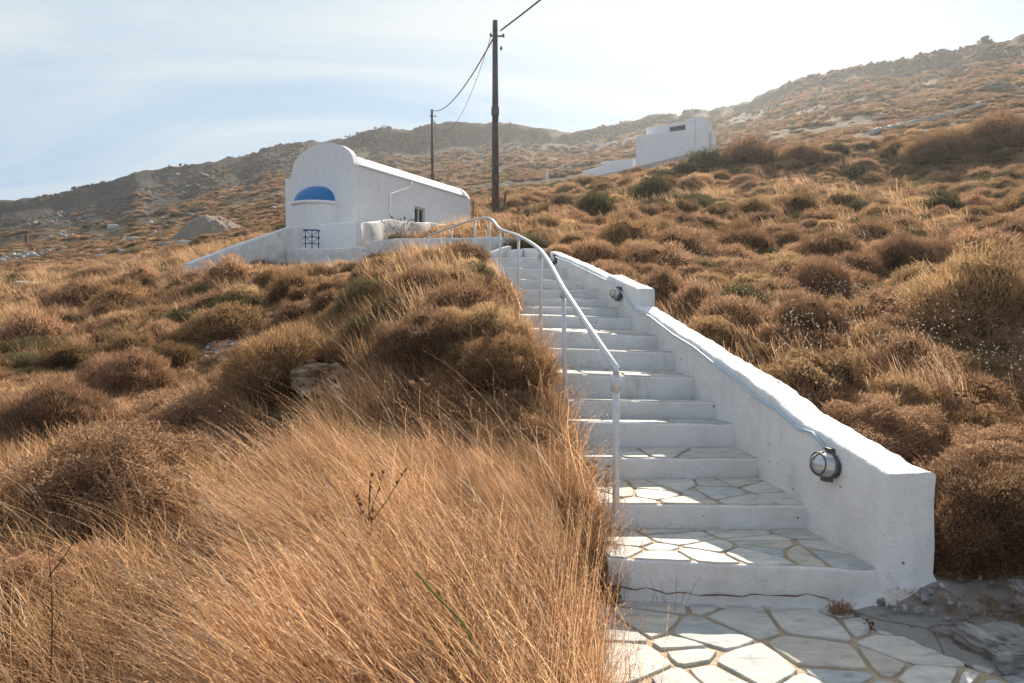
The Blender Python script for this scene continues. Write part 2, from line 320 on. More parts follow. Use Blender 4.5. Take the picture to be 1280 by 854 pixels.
def H(X, Y, detail=True, carve=True):
    X = np.atleast_1d(np.asarray(X, float)); Y = np.atleast_1d(np.asarray(Y, float))
    sh = X.shape; X = X.ravel(); Y = Y.ravel()
    a = np.arctan2(X, Y); r = np.hypot(X, Y); ac = np.clip(a, -1.15, 1.15)
    z = TPS(ac, np.minimum(r, R1 * 1.0)); rs = RS(ac); Yc = np.maximum(np.cos(ac), .3)
    t1 = (z - EYE) / (R1 * Yc); tk = np.interp(ac, ska, skt)
    q = np.clip((r - R1) / (rs - R1), 0, 1)
    bw = .055 + .03 * fbm(ac * 9 + 3, ac * 0, 3); am = np.clip(.17 + .16 * fbm(ac * 14, ac * 0 + 5, 4), .03, .3)
    s = np.where(q < 1 - bw, (1 - am) * (q / (1 - bw)) ** .92, 1 - am * (1 - q) / bw)
    zf = EYE + np.minimum(r, rs) * Yc * (t1 + (tk - t1) * s) - np.maximum(r - rs, 0) * .22
    z = np.where(r > R1, zf, z)
    bk = np.clip((np.abs(a) - 1.15) / 1.2, 0, 1); bk = bk * bk * (3 - 2 * bk)
    z = z * (1 - bk) + bk * (-.1 - .12 * np.minimum(r, 400))
    nb = np.clip(1 - r / 1.3, 0, 1); z = z * (1 - nb) + nb * (-.06 + .18 * X)
    if detail:
        far = np.clip((r - 25) / 60, 0, 1)
        near = np.clip((r - 4) / 8, 0, 1)
        z = z + (1 - far) * near * .10 * fbm(X * .9, Y * .9, 4) + .015 * fbm(X * 6, Y * 6, 3)
        edge = 1 - .75 * np.clip(1 - np.abs(r - rs) / 60, 0, 1)
        z = z + far * edge * (1.7 * fbm(X * .035, Y * .035, 6, .6) + .5 * fbm(X * .3, Y * .3, 4)) * np.clip(r / 150, .15, 1.6)
        crag = np.abs(fbm(X * .06 + 9, Y * .06, 5, .6))
        z = z + np.clip(1 - np.abs(r - rs) / 40, 0, 1) * ((1.1 - 3.0 * crag) * .8 + .9 * fbm(X * .22, Y * .22, 5, .65))
    if carve:
        m = (Y > 3.45) & (Y < 14.6) & (X > XLf(Y) - .03) & (X < WX(Y) + .24); z = np.where(m, np.minimum(z, ZS(Y) - .28), z)
        m = (Y < 3.75) & (Y > -3) & (X > .32) & (X < 2.2); z = np.where(m, np.minimum(z, -.05), z)
    return z.reshape(sh)
def build_terrain():
    al = np.concatenate([np.linspace(-math.pi, -.70, 60, endpoint=False), np.linspace(-.70, .70, 760), np.linspace(.70, math.pi, 61)[1:]])
    rl = np.concatenate([np.linspace(.05, 1, 8, endpoint=False), np.exp(np.linspace(0, math.log(60), 190, endpoint=False)), np.exp(np.linspace(math.log(60), math.log(400), 150, endpoint=False)), np.exp(np.linspace(math.log(400), math.log(2500), 22))])
    Am, Rm = np.meshgrid(al, rl); X = np.sin(Am) * Rm; Y = np.cos(Am) * Rm
    Z = H(X, Y); V = np.stack([X, Y, Z], -1).reshape(-1, 3); nr, na = Rm.shape
    i = np.arange(nr - 1)[:, None] * na + np.arange(na - 1)[None]; i = i.ravel()
    Fc = np.stack([i, i + 1, i + na + 1, i + na], -1)[:, ::-1]
    me = mesh('terrain', V, Fc, M['ground'], True)
    rs = RS(np.clip(Am, -1.15, 1.15)); tk = np.interp(np.clip(Am, -1.15, 1.15), ska, skt)
    te = (Z - EYE) / np.maximum(Rm, 1)
    fr = (Rm - R1) / (rs - R1)
    cv = np.clip((fr - (.62 + .18 * fbm(X * .01, Y * .01, 3) + .25 * np.clip(Am * 1.2, -.35, .4))) / .12, 0, 1).ravel()
    at_ = me.attributes.new('crest', 'FLOAT', 'POINT'); at_.data.foreach_set('value', cv.astype(np.float32))
    o = obj('hillside_terrain', me); kind(o, 'structure'); return o
build_terrain()
def hz1(x, y): return float(H(x, y)[0])
def march(px, py, y0=1.5, y1=400):
    Ys = np.exp(np.linspace(math.log(y0), math.log(y1), 700)); d = at(px, py, 1.0); X = d.x * Ys; Z = EYE + (d.z - EYE) * Ys
    h = H(X, Ys, False); k = np.argmax(Z < h)
    return None if not (Z < h).any() else (X[k], Ys[k], float(H(X[k], Ys[k])[0]))

# ------------------------------------------------------------------ paving
def clip_poly(poly, p, n):
    out = []
    for i in range(len(poly)):
        a, b = poly[i], poly[(i + 1) % len(poly)]
        da = (a[0] - p[0]) * n[0] + (a[1] - p[1]) * n[1]; db = (b[0] - p[0]) * n[0] + (b[1] - p[1]) * n[1]
        if da <= 0: out.append(a)
        if da * db < 0: t = da / (da - db); out.append((a[0] + (b[0] - a[0]) * t, a[1] + (b[1] - a[1]) * t))
    return out
def cells(w_, h_, size, gap, rd, boundary=None):
    nx, ny = max(1, round(w_ / size)), max(1, round(h_ / size)); pts = []
    for i in range(nx):
        for j in range(ny): pts.append(((i + .5 + rd.uniform(-.5, .5)) * w_ / nx, (j + .5 + rd.uniform(-.5, .5)) * h_ / ny))
    res = []; wt = [rd.uniform(-.32, .32) * size * size for _ in pts]
    for i, p in enumerate(pts):
        poly = list(boundary) if boundary else [(0, 0), (w_, 0), (w_, h_), (0, h_)]
        g = gap * rd.uniform(.6, 1.5)
        for j, q in enumerate(pts):
            if i == j: continue
            dx_, dy_ = q[0] - p[0], q[1] - p[1]; L = math.hypot(dx_, dy_)
            if L > size * 5 or L < 1e-6: continue
            tt_ = min(.8, max(.2, .5 + (wt[i] - wt[j]) / (2 * L * L)))
            ang = rd.uniform(-.1, .1) if i < j else 0
            nrm = (dx_ / L, dy_ / L); mid = (p[0] + dx_ * tt_ - nrm[0] * g / 2, p[1] + dy_ * tt_ - nrm[1] * g / 2)
            poly = clip_poly(poly, mid, nrm)
            if len(poly) < 3: break
        if len(poly) >= 3:
            A_ = abs(sum(poly[k][0] * poly[(k + 1) % len(poly)][1] - poly[(k + 1) % len(poly)][0] * poly[k][1] for k in range(len(poly)))) / 2
            if A_ > size * size * .06: res.append(poly)
    return res
def flagstone(poly, fmap, th, parent, rd, name='flagstone'):
    pts = []
    for k in range(len(poly)):
        a, b = poly[k], poly[(k + 1) % len(poly)]; L = math.hypot(b[0] - a[0], b[1] - a[1])
        if L < .012: continue
        pts.append(a); ns = max(1, int(L / .06)) if len(poly) < 9 else 1
        nx, ny = -(b[1] - a[1]) / L, (b[0] - a[0]) / L
        for s in range(1, min(ns, 4)):
            t = s / min(ns, 4); j = rd.uniform(-.006, .006); pts.append((a[0] + (b[0] - a[0]) * t + nx * j, a[1] + (b[1] - a[1]) * t + ny * j))
    if len(pts) < 3: return
    # rounded corners
    q = []
    for k in range(len(pts)):
        a, b, c = pts[k - 1], pts[k], pts[(k + 1) % len(pts)]
        q.append((b[0] * .76 + (a[0] + c[0]) * .12, b[1] * .76 + (a[1] + c[1]) * .12))
    cx = sum(p[0] for p in q) / len(q); cy = sum(p[1] for p in q) / len(q); n = len(q); dz = rd.uniform(-.003, .004)
    tx, ty = rd.uniform(-.008, .008), rd.uniform(-.008, .008)
    V = []
    for f, z in ((1, -.004), (1, th - .004), (.97, th)):
        for p in q:
            u, v = cx + (p[0] - cx) * f, cy + (p[1] - cy) * f; b = fmap(u, v); V.append((b[0], b[1], b[2] + z + (dz + tx * (u - cx) + ty * (v - cy) if z > 0 else 0)))
    b = fmap(cx, cy); V.append((b[0], b[1], b[2] + th + dz + .001))
    Fc = []
    for l in (0, 1):
        for k in range(n): a, c = l * n + k, l * n + (k + 1) % n; Fc.append((a, c, c + n, a + n))
    for k in range(n): Fc.append((2 * n + k, 2 * n + (k + 1) % n, 3 * n))
    ar = sum(q[k][0] * q[(k + 1) % n][1] - q[(k + 1) % n][0] * q[k][1] for k in range(n))
    if ar < 0: Fc = [f[::-1] for f in Fc]
    return obj(name, mesh(name, V, Fc, M['flag']), parent)

# staircase: every step a part, its stones sub-parts
stairs = thing('stone_staircase', 'whitewashed outdoor staircase of concrete steps topped with pale crazy paving, climbing beside the white wall', 'staircase', (1.2, 3.7, 0))
stairs_off = Vector((1.2, 3.7, 0))
def rel(p): p = Vector(p); return (p.x - 1.2, p.y - 3.7, p.z)
for i, s in enumerate(STEP):
    Y0 = SY[i]; Y1 = SY[i + 1] if i + 1 < len(STEP) else Y0 + 2.2
    n = 18; rd = random.Random(100 + i)
    zl, zr = STEPZ[i]; zbl, zbr = zpx(s[3], Y1 + .12), zpx(s[4], Y1)
    if i >= 8: zbl, zbr = zl, zr
    if i == 14: zl = zr = zbl = zbr = (zl + zr) / 2
    xl0, xr0, xl1, xr1 = XLf(Y0) - rd.uniform(0, .05), WX(Y0) + .02, XLf(Y1) - .03, WX(Y1) + .02
    if i >= 13: xl1 -= .25 * (i - 12); xl0 -= .2 * (i - 13)
    if i == 0: xl0 -= .1
    def fm(u, v, q=(xl0, xr0, xl1, xr1, zl, zr, zbl, zbr, Y0, Y1)):  # u across 0..1, v back 0..1
        a, b, c, d, e, f, g, h, y0, y1 = q
        x = (a + (b - a) * u) * (1 - v) + (c + (d - c) * u) * v; y = y0 + .12 * (1 - u) + (y1 - y0) * v
        return rel((x, y, (e + (f - e) * u) * (1 - v) + (g + (h - g) * u) * v))
    V = []; lip = .022
    # columns of the section from bottom of riser up and over to the back, slightly wavy
    for k in range(n + 1):
        u = k / n; p0 = Vector(fm(u, 0)); p1 = Vector(fm(u, 1.0)); jj = .004 * mnoise.noise(Vector((u * 9 + i * 3, 0, 0))); jz = .006 * mnoise.noise(Vector((u * 6 + i * 5, 2, 0)))
        zb = p0.z - (.36 if i else .30); r_ = .012
        sec = [(p0.x, p0.y + .006 + jj, zb), (p0.x, p0.y + jj * 2, p0.z - .10), (p0.x, p0.y + jj, p0.z - r_ - lip * .0 + jz), (p0.x, p0.y + r_ * .35 + jj, p0.z - r_ * .3 + jz), (p0.x, p0.y + r_ * 1.4 + jj, p0.z + jz), (p0.x, p0.y + .045, p0.z + jz * .5)]
        V += sec
    m_ = 6; Fc = []
    for k in range(n):
        for j in range(m_ - 1): a = k * m_ + j; Fc.append((a, a + m_, a + m_ + 1, a + 1))
    # sloping tread bed under the stones + back + sides
    b0 = len(V)
    for k in range(n + 1):
        p0 = Vector(fm(k / n, 0)); p1 = Vector(fm(k / n, 1.0)); V += [(p0.x, p0.y + .046, p0.z - .004), (p1.x, p1.y + .02, p1.z - .004), (p1.x, p1.y + .02, p1.z - .5)]
    mi = [0, 0, 0, 0, 1] * n
    for k in range(n):
        a = b0 + 3 * k; Fc.append((a, a + 3, a + 4, a + 1)); mi.append(1); Fc.append((a + 1, a + 4, a + 5, a + 2)); mi.append(0)
        t_ = k * m_ + m_ - 1; Fc.append((t_, t_ + m_, a + 3, a)); mi.append(0)
    Fc.append((0, 1, 2, 3, 4, 5, b0, b0 + 1, b0 + 2)); mi.append(0)
    e = n * m_; Fc.append(tuple(reversed((e, e + 1, e + 2, e + 3, e + 4, e + 5, b0 + 3 * n, b0 + 3 * n + 1, b0 + 3 * n + 2)))); mi.append(0)
    so_ = obj('step', mesh('step', V, Fc, [M['riser'], M['joint']], False, mi), stairs)
    W2, D2 = (xr0 - xl0), (Y1 - Y0)
    size = .25 if i < 3 else (.34 if i < 8 else .45)
    g = .017 if i < 8 else .03
    for poly in cells(W2, D2 - .02, size, g, rd):
        flagstone(poly, lambda u, v: fm(min(max(u / W2, 0), 1), min(max((v + .012) / D2, 0), 1)), .009, so_, rd)

# crack across the lowest riser
b = MB(); rd = random.Random(9); xs = [.55 + .055 * k for k in range(21)]; up_ = []
for x in xs: y = 3.64 + .12 * (1.893 - x) / 1.27 - .0035; z = .075 + .018 * math.sin(x * 5) + rd.uniform(-.012, .012) - .03 * (x - .55); up_.append((x - 1.2, y - 3.7, z, rd.uniform(.0012, .0045)))
for a, c in zip(up_[:-1], up_[1:]): b.add([(a[0], a[1], a[2] - a[3]), (c[0], c[1], c[2] - c[3]), (c[0], c[1], c[2] + c[3]), (a[0], a[1], a[2] + a[3])], [(0, 1, 2, 3)])
b.build('crack', M['rust'], [o for o in bpy.data.objects if o.name == 'step'][0])
# bottom path
path = MB(); path.box(.35, -2.5, -.16, 3.1, 3.9, -.012); po = kind(path.build('footpath', M['joint']), 'structure')
rd = random.Random(5)
bd = [(0, 0), (2.65, 0), (2.62, 1.15), (2.2, 1.75), (1.72, 2.08), (0, 2.25)]
for poly in cells(2.65, 2.25, .25, .021, rd, bd):
    flagstone(poly, lambda u, v: (.38 + u, 1.55 + v, -.0095), .009, po, rd)
# ------------------------------------------------------------------ stair wall
def APX(y): return 2.12 - .46 * np.clip((y - 2.9) / .7, 0, 1)
def AP(x, y): return -.03 + .025 * np.clip((x - APX(y)) / .08, 0, 1) + .17 * np.clip((x - 1.68) / .5, 0, 1) * np.clip((y - 2.95) / .65, 0, 1) ** 1.3 + .05 * np.clip((x - 2.1) / 1.2, 0, 1) - .45 * np.clip((x - 2.75) / .6, 0, 1)
def sharpen(bm, deg):
    for f in bm.faces: f.smooth = True
    for e in bm.edges: e.smooth = len(e.link_faces) != 2 or e.calc_face_angle(0) < R(deg)
def wall_sweep(stations, prof_fn, name, m, parent, amp=.008, fr=3.0, seed=0):
    """stations: list of (x,y); prof_fn(k) -> list of (offset to the right, z)."""
    V = []; Fc = []; n = None
    for k, (x, y) in enumerate(stations):
        a = Vector(stations[max(k - 1, 0)]); b = Vector(stations[min(k + 1, len(stations) - 1)]); d = (b - a).normalized(); rt = Vector((d.y, -d.x))
        pr = prof_fn(k); n = len(pr)
        for (o_, z) in pr:
            p = Vector((x + rt.x * o_, y + rt.y * o_, z)); q = p * fr + Vector((seed, 0, 0))
            p += mnoise.noise_vector(q) * amp + mnoise.noise_vector(q * 4) * amp * .45
            if amp < .013 and z > pr[len(pr) // 2][1] - .03: p += Vector((.5, .5, 1)) * (mnoise.noise(q * 2.2) * .007 + mnoise.noise(q * 7) * .006)
            V.append(tuple(p))
    for k in range(len(stations) - 1):
        for j in range(n): a, b = k * n + j, k * n + (j + 1) % n; Fc.append((a, b, b + n, a + n))
    for k, rv in ((0, 0), (len(stations) - 1, 1)):
        base = k * n; half = n // 2
        c = Vector((0, 0, 0))
        cc = len(V); V.append(tuple(sum((Vector(V[base + j]) for j in range(n)), Vector()) / n))
        for j in range(n): Fc.append((base + (j + 1) % n, base + j, cc) if not rv else (base + j, base + (j + 1) % n, cc))
    me = mesh(name, V, Fc, m); bm = bmesh.new(); bm.from_mesh(me)
    bmesh.ops.recalc_face_normals(bm, faces=bm.faces); sharpen(bm, 50); bm.to_mesh(me); bm.free()
    return obj(name, me, parent)
def prof(th, zb, zt, nside=7, ntop=6, bev=.022):
    L = [(0, zb + (zt - bev - zb) * j / nside) for j in range(nside + 1)] + [(bev * .3, zt - bev * .3)]
    L += [(bev + (th - 2 * bev) * j / ntop, zt) for j in range(ntop + 1)] + [(th - bev * .3, zt - bev * .3)]
    L += [(th, zt - bev - (zt - bev - zb) * j / nside) for j in range(nside + 1)]
    return L
pw = thing('stair_wall', 'thick whitewashed wall rising along the right side of the staircase', 'wall', (WX(3.6), 3.6, 0))
pwo = Vector((WX(3.6), 3.6, 0))
WT = ([3.6, 4.49, 5.1, 5.73, 6.78, 8.15], [.715, .85, 1.0, 1.115, 1.31, 1.56])
def low_stations():
    Y = 3.595; L = []
    while Y < 8.12: L.append((WX(Y) - pwo.x, Y - pwo.y)); Y += .055
    return L
ls = low_stations()
def lp(k):
    Y = ls[k][1] + pwo.y; zt = float(np.interp(Y, *WT)); return prof(float(np.interp(Y, [3.6, 8.1], [.265, .185])), float(ZS(Y)) - .4 if Y > 4 else -.12, zt)
wall_sweep(ls, lp, 'lower_wall', M['wall'], pw, .012, 4.2)
us = [(WX(8.02 + .07 * k) - pwo.x, 8.02 + .07 * k - pwo.y) for k in range(84)]
UT = ([8.0, 9.26, 11, 13.5, 14], [1.70, 1.885, 2.15, 2.50, 2.56])
def up(k):
    Y = us[k][1] + pwo.y; return prof(.20 if Y < 9.4 else .165, float(ZS(Y)) - .4, float(np.interp(Y, *UT)) + (0.02 if Y < 9.4 else -.015))
wall_sweep(us, up, 'upper_wall', M['wall'], pw, .007, 3.0, 9)
# skirt of plaster where riser and wall meet the ground
V = []; Fc = []
sk = [(.40, 3.80, .012), (.8, 3.765, .014), (1.2, 3.73, .016), (1.45, 3.70, .02), (1.66, 3.68, .03), (1.80, 3.65, .07), (1.93, 3.62, .12), (2.06, 3.63, .17), (2.17, 3.66, .20)]
for k, (x, y, hh) in enumerate(sk):
    j = .008 * mnoise.noise(Vector((x * 9, 1, 0))); gr = AP(x, y - .09) if x > 1.6 else -.03
    V += [(x, y - .075 + j, gr - .02), (x, y - .06 + j, gr + .006), (x, y - .018, max(hh, gr + .02) + j * .5), (x, y + .06, max(hh, gr + .02) + .008)]
for k in range(len(sk) - 1):
    for j in range(3): a = k * 4 + j; Fc.append((a, a + 4, a + 5, a + 1))
obj('plinth', mesh('plinth', [(v[0] - pwo.x, v[1] - pwo.y, v[2]) for v in V], Fc, M['roughwall'], True), pw)
gx = np.linspace(0, 1, 140); GU, GY = np.meshgrid(gx, np.linspace(1.6, 3.78, 180)); GX = APX(GY) * (1 - GU) + 3.5 * GU
GZ = AP(GX, GY) + .022 * fbm(GX * 6, GY * 6, 6, .62) + .045 * np.clip(fbm(GX * 2.3 + 4, GY * 2.3, 3), -.3, 1) * np.clip(GU * 4, 0, 1)
i = (np.arange(179)[:, None] * 140 + np.arange(139)[None]).ravel()
kind(obj('concrete_apron', mesh('concrete_apron', np.stack([GX, GY, GZ], -1).reshape(-1, 3), np.stack([i, i + 1, i + 141, i + 140], -1), M['concrete'], True)), 'structure')

# cable along the wall
cb = MB(); pts = []
for px, py in ((1038, 562), (1020, 541), (1000, 525.5 + 9), (975, 512), (945, 494), (925, 475), (900, 458), (870, 434), (845, 419), (815, 396), (794, 386), (780, 366), (765, 353), (740, 341), (715, 329), (695, 321)):
    Y = 2.31 / ((px - 640) / 900 + .1145); p = at(px, py, Y - .01); pts.append((p.x - .022, p.y, p.z))
cb.tube(pts, .0085, 6); tag(cb.build('conduit_cable', M['cable'], None, True), 'thin pale blue cable running along the top edge of the stair wall', 'cable')
def bulkhead(px, py, s, label):
    Y = 2.31 / ((px - 640) / 900 + .1145); p = at(px, py, Y); rz = math.atan(.1145) + math.pi / 2
    t = thing('bulkhead_lamp', label, 'wall lamp', (p.x + .0, p.y, p.z), 0, 'caged lamps on the stair wall'); t.rotation_euler = (0, R(8), math.atan(.1145)); t.scale = (s, s, s)
    # local -X points out of the wall
    def ell(a, b, x0, d, n=20, rings=6, full=True):
        V = []; Fc = []
        for j in range(rings + 1):
            f = math.cos(j / rings * math.pi / 2); hx = math.sin(j / rings * math.pi / 2)
            for k in range(n): an = 2 * math.pi * k / n; V.append((x0 - d * hx, a * f * math.cos(an), b * f * math.sin(an)))
        for j in range(rings):
            for k in range(n): c, e = j * n + k, j * n + (k + 1) % n; Fc.append((c, e, e + n, c + n))
        return V, Fc
    def add(nm, parts, m, smooth=True):
        b = MB()
        for V, Fc in parts: b.add(V, Fc)
        return b.build(nm, m, t, smooth)
    def slab(a, b, x0, x1, n=24):
        V = [(x, a * math.cos(2 * math.pi * k / n), b * math.sin(2 * math.pi * k / n)) for x in (x0, x1) for k in range(n)]
        return V, [(k, (k + 1) % n, n + (k + 1) % n, n + k) for k in range(n)] + [tuple(range(n)), tuple(range(n, 2 * n))]
    add('base', [slab(.090, .068, .02, -.022), slab(.086, .064, -.018, -.042)], M['cage'], False)
    add('lamp_bowl', [ell(.090, .068, -.04, .092)], M['lampglass'])
    b = MB()
    for xx, f in ((-.048, 1.0), (-.098, .80)):
        b.tube([(xx, .094 * f * math.cos(2 * math.pi * k / 28), .072 * f * math.sin(2 * math.pi * k / 28)) for k in range(29)], .0042, 6)
    for yy in (.0,): b.tube([(-.043, yy, .071), (-.095, yy, .060), (-.137, yy, .02), (-.137, yy, -.02), (-.095, yy, -.060), (-.043, yy, -.071)], .0045, 6)
    b.build('guard', M['cage'], t, True)
    b = MB(); b.box(-.06, -.02, .060, -.0, .02, .088); b.build('lug', M['cage'], t); b = MB(); b.box(-.06, -.018, -.088, -.0, .018, -.060); b.build('lug', M['cage'], t)
    return t
bulkhead(1044, 582, 1.1, 'caged metal lamp nearest the lower end of the stair wall')
bulkhead(776, 368, 1.0, 'caged metal lamp halfway up, just above the notch in the stair wall')
bulkhead(695, 325, 1.0, 'small caged lamp at the far upper end of the stair wall')

# ------------------------------------------------------------------ handrail
hr = thing('handrail', 'silver painted tube handrail on thin posts bending along the left edge of the stairs', 'handrail')
tops = []
for px, pt, Y, base in ((770, 462, 4.3, 632), (704, 361, 5.75, 496), (676, 314, 7.5, 408), (648, 295, 9.4, 371), (625, 286, 11.6, 349), (612, 273, 13.3, 328), (593.5, 274.5, 14.8, 318), (564.7, 284, 16.0, 322), (535, 295, 17.6, 325)):
    tp = at(px, pt, Y); bt = at(px + (3 if px == 704 else 0), base, Y); tops.append(tp)
    m = MB(); m.tube([(bt.x, bt.y, bt.z - .05), (tp.x, tp.y, tp.z - .01)], .0185 if Y > 5 else .021, 10)
    m.lathe([(.0, 0), (.03, 0), (.03, .05), (.0, .05)], (tp.x, tp.y, tp.z - .07), 10) if Y > 4.5 else m.lathe([(0, 0), (.03, 0), (.031, .10), (.0, .10)], (tp.x, tp.y, tp.z - .13), 12)
    m.build('post', M['rail'], hr, True)
def catmull(P, n=6):
    out = []
    for i in range(len(P) - 1):
        p0, p1, p2, p3 = P[max(i - 1, 0)], P[i], P[i + 1], P[min(i + 2, len(P) - 1)]
        for k in range(n):
            t = k / n; out.append(.5 * ((2 * p1) + (p2 - p0) * t + (2 * p0 - 5 * p1 + 4 * p2 - p3) * t * t + (3 * p1 - p0 - 3 * p2 + p3) * t ** 3))
    return out + [P[-1]]
m = MB(); rp = [tops[0], tops[0].lerp(tops[1], .5)] + catmull(tops[1:], 6); first = rp[0]; m.tube([Vector((first.x, first.y - .01, first.z - .03)), Vector((first.x, first.y + .0, first.z + .012))] + rp[1:], .0205, 10); m.build('rail', M['rail'], hr, True)

# ------------------------------------------------------------------ chapel
chA = at(444, 300, 28); chA.z = 0; e1 = Vector((-3.48, 2.6, 0)); e2 = Vector((3.97, 9.5, 0)); ZB, ZSH = 2.9, 6.8
chapel = thing('chapel', 'small white chapel with barrel-vaulted roof and a rounded apse under a blue half dome', 'chapel', (chA.x, chA.y, ZB))
O3 = Vector((chA.x, chA.y, ZB))
def cp(s, t, z): return tuple(chA + e1 * s + e2 * t + Vector((0, 0, z)) - O3)
def arcz(s, rise=1.0, c=.45, hw=.45):
    q = max(0, 1 - ((s - c) / hw) ** 2); return rise * math.sqrt(q)
def prism(prf, t0, t1, name, m, parent, smooth=False):
    n = len(prf); V = [cp(s, t0, z) for s, z in prf] + [cp(s, t1, z) for s, z in prf]
    Fc = [(k, (k + 1) % n, n + (k + 1) % n, n + k) for k in range(n)] + [tuple(range(n))[::-1], tuple(range(n, 2 * n))]
    b = MB(); b.add(V, Fc); o = b.build(name, m, parent); 
    if smooth: bm = bmesh.new(); bm.from_mesh(o.data); sharpen(bm, 35); bm.to_mesh(o.data); bm.free()
    return o
gab = [(0, ZB), (0, ZSH + .03)] + [(s, ZSH + .03 + arcz(s)) for s in np.linspace(.0, .9, 26)] + [(.9, ZSH + .0 - .12), (1, ZSH - .12), (1, ZB)]
prism(gab, 0, .03, 'gable_wall', M['chapel'], chapel)
prism([(s, z - .22 if z > ZSH + .1 else z - .04) for s, z in gab], .955, .985, 'gable_wall', M['chapel'], chapel)
# long wall with a window hole
def longwall(s0, s1, win=None):
    b = MB()
    def bx(t0, t1, z0, z1): b.hexa([cp(s0, t0, z0), cp(s0, t1, z0), cp(s1, t1, z0), cp(s1, t0, z0)], [cp(s0, t0, z1), cp(s0, t1, z1), cp(s1, t1, z1), cp(s1, t0, z1)])
    if win: t0, t1, z0, z1 = win; bx(.031, t0, ZB, ZSH); bx(t1, .954, ZB, ZSH); bx(t0, t1, ZB, z0); bx(t0, t1, z1, ZSH)
    else: bx(.031, .954, ZB, ZSH - .1)
    b.build('side_wall', M['chapel'], chapel)
wn = (.44, .53, 4.55, 5.75)
longwall(.001, .085, wn); longwall(.915, .999)
b = MB(); t0, t1, z0, z1 = wn; fw = .008
for (a, c, d, e) in ((t0, t0 + fw, z0, z1), (t1 - fw, t1, z0, z1), (t0 + fw, t1 - fw, z0, z0 + .08), (t0 + fw, t1 - fw, z1 - .08, z1), ((t0 + t1) / 2 - fw / 2, (t0 + t1) / 2 + fw / 2, z0 + .08, z1 - .08)):
    b.hexa([cp(.02, a, d), cp(.02, c, d), cp(.04, c, d), cp(.04, a, d)], [cp(.02, a, e), cp(.02, c, e), cp(.04, c, e), cp(.04, a, e)])
wf = b.build('window', M['frame'], chapel)
b = MB(); b.add([cp(.05, t0, z0), cp(.05, t1, z0), cp(.05, t1, z1), cp(.05, t0, z1), cp(.06, t0, z0), cp(.06, t1, z0), cp(.06, t1, z1), cp(.06, t0, z1)], [(0, 1, 2, 3), (4, 5, 6, 7), (0, 1, 5, 4), (2, 3, 7, 6), (1, 2, 6, 5), (0, 3, 7, 4)])
pn = b.build('pane', M['dark'], wf)
prism([(.02, ZSH - .12)] + [(s, ZSH - .12 + arcz(s, .92, .47, .44)) for s in np.linspace(.03, .91, 30)] + [(.98, ZSH - .12)], .031, .954, 'vault_roof', M['chapel'], chapel, True)
# long wall coping, roof drain and pipe
b = MB(); b.hexa([cp(-.012, .03, ZSH - .0), cp(-.012, .956, ZSH), cp(.02, .956, ZSH), cp(.02, .03, ZSH)], [cp(-.012, .03, ZSH + .045), cp(-.012, .956, ZSH + .045), cp(.02, .956, ZSH + .045), cp(.02, .03, ZSH + .045)]); b.build('eave', M['chapel'], chapel)
b = MB(); b.tube([cp(-.02, .235, 3.3), cp(-.02, .235, 6.0), cp(-.02, .40, 6.55), cp(.0, .42, 6.9)], .024, 8); b.build('drainpipe', M['riser'], chapel, True)
# apse
ac_ = .49; apx = Vector(cp(ac_, 0, 0)); nd = Vector((-e1.y, e1.x, 0)).normalized(); nd = nd if nd.y < 0 else -nd; tang = e1.normalized()
def apse_ring(r, z, a): return (apx.x + (tang.x * math.cos(a) + nd.x * math.sin(a)) * r, apx.y + (tang.y * math.cos(a) + nd.y * math.sin(a)) * r, z - ZB * 0)
def apse_shell(rz, name, m, parent, na=24):
    V = []; Fc = []
    for r, z in rz:
        for k in range(na + 1): V.append(apse_ring(r, z, math.pi * k / na))
    for j in range(len(rz) - 1):
        for k in range(na): a = j * (na + 1) + k; Fc.append((a, a + 1, a + na + 2, a + na + 1))
    b = MB(); b.add(V, Fc); return b.build(name, m, parent, True)
AR = 1.02; ztop = 5.47 - ZB
ap = apse_shell([(AR, 0), (AR, ztop - .1)], 'apse', M['chapel'], chapel)
cor = apse_shell([(AR, ztop - .12), (AR + .05, ztop - .11), (AR + .06, ztop - .0), (AR - .02, ztop + .02), (AR - .1, ztop + .02)], 'cornice', M['chapel'], ap)
dm = apse_shell([((AR - .04) * math.cos(j / 10 * math.pi / 2), ztop + .02 + .66 * math.sin(j / 10 * math.pi / 2)) for j in range(11)], 'dome', M['blue'], ap)
b = MB(); pa = Vector(apse_ring(AR - .03, 4.95 - ZB, 2.25)); 
def wb(r0, r1, a0, a1, z0, z1, nm, m, par):
    b = MB(); q = lambda r, a, z: apse_ring(r, z - ZB, a)
    b.hexa([q(r1, a0, z0), q(r1, a1, z0), q(r0, a1, z0), q(r0, a0, z0)], [q(r1, a0, z1), q(r1, a1, z1), q(r0, a1, z1), q(r0, a0, z1)]); return b.build(nm, m, par)
wb(AR - .05, AR + .012, .42, .56, 4.6, 5.15, 'window_slit', M['dark'], ap)

# door side post, rusty
pb = hz1(-1.95, 37.9)
b = MB(); b.tube([at(591, 252, 38) , at(590, 278, 38) - Vector((0, 0, .5))], .09, 6); tag(b.build('rusty_post', M['rust']), 'rusty brown post at the far end of the long chapel wall', 'post')

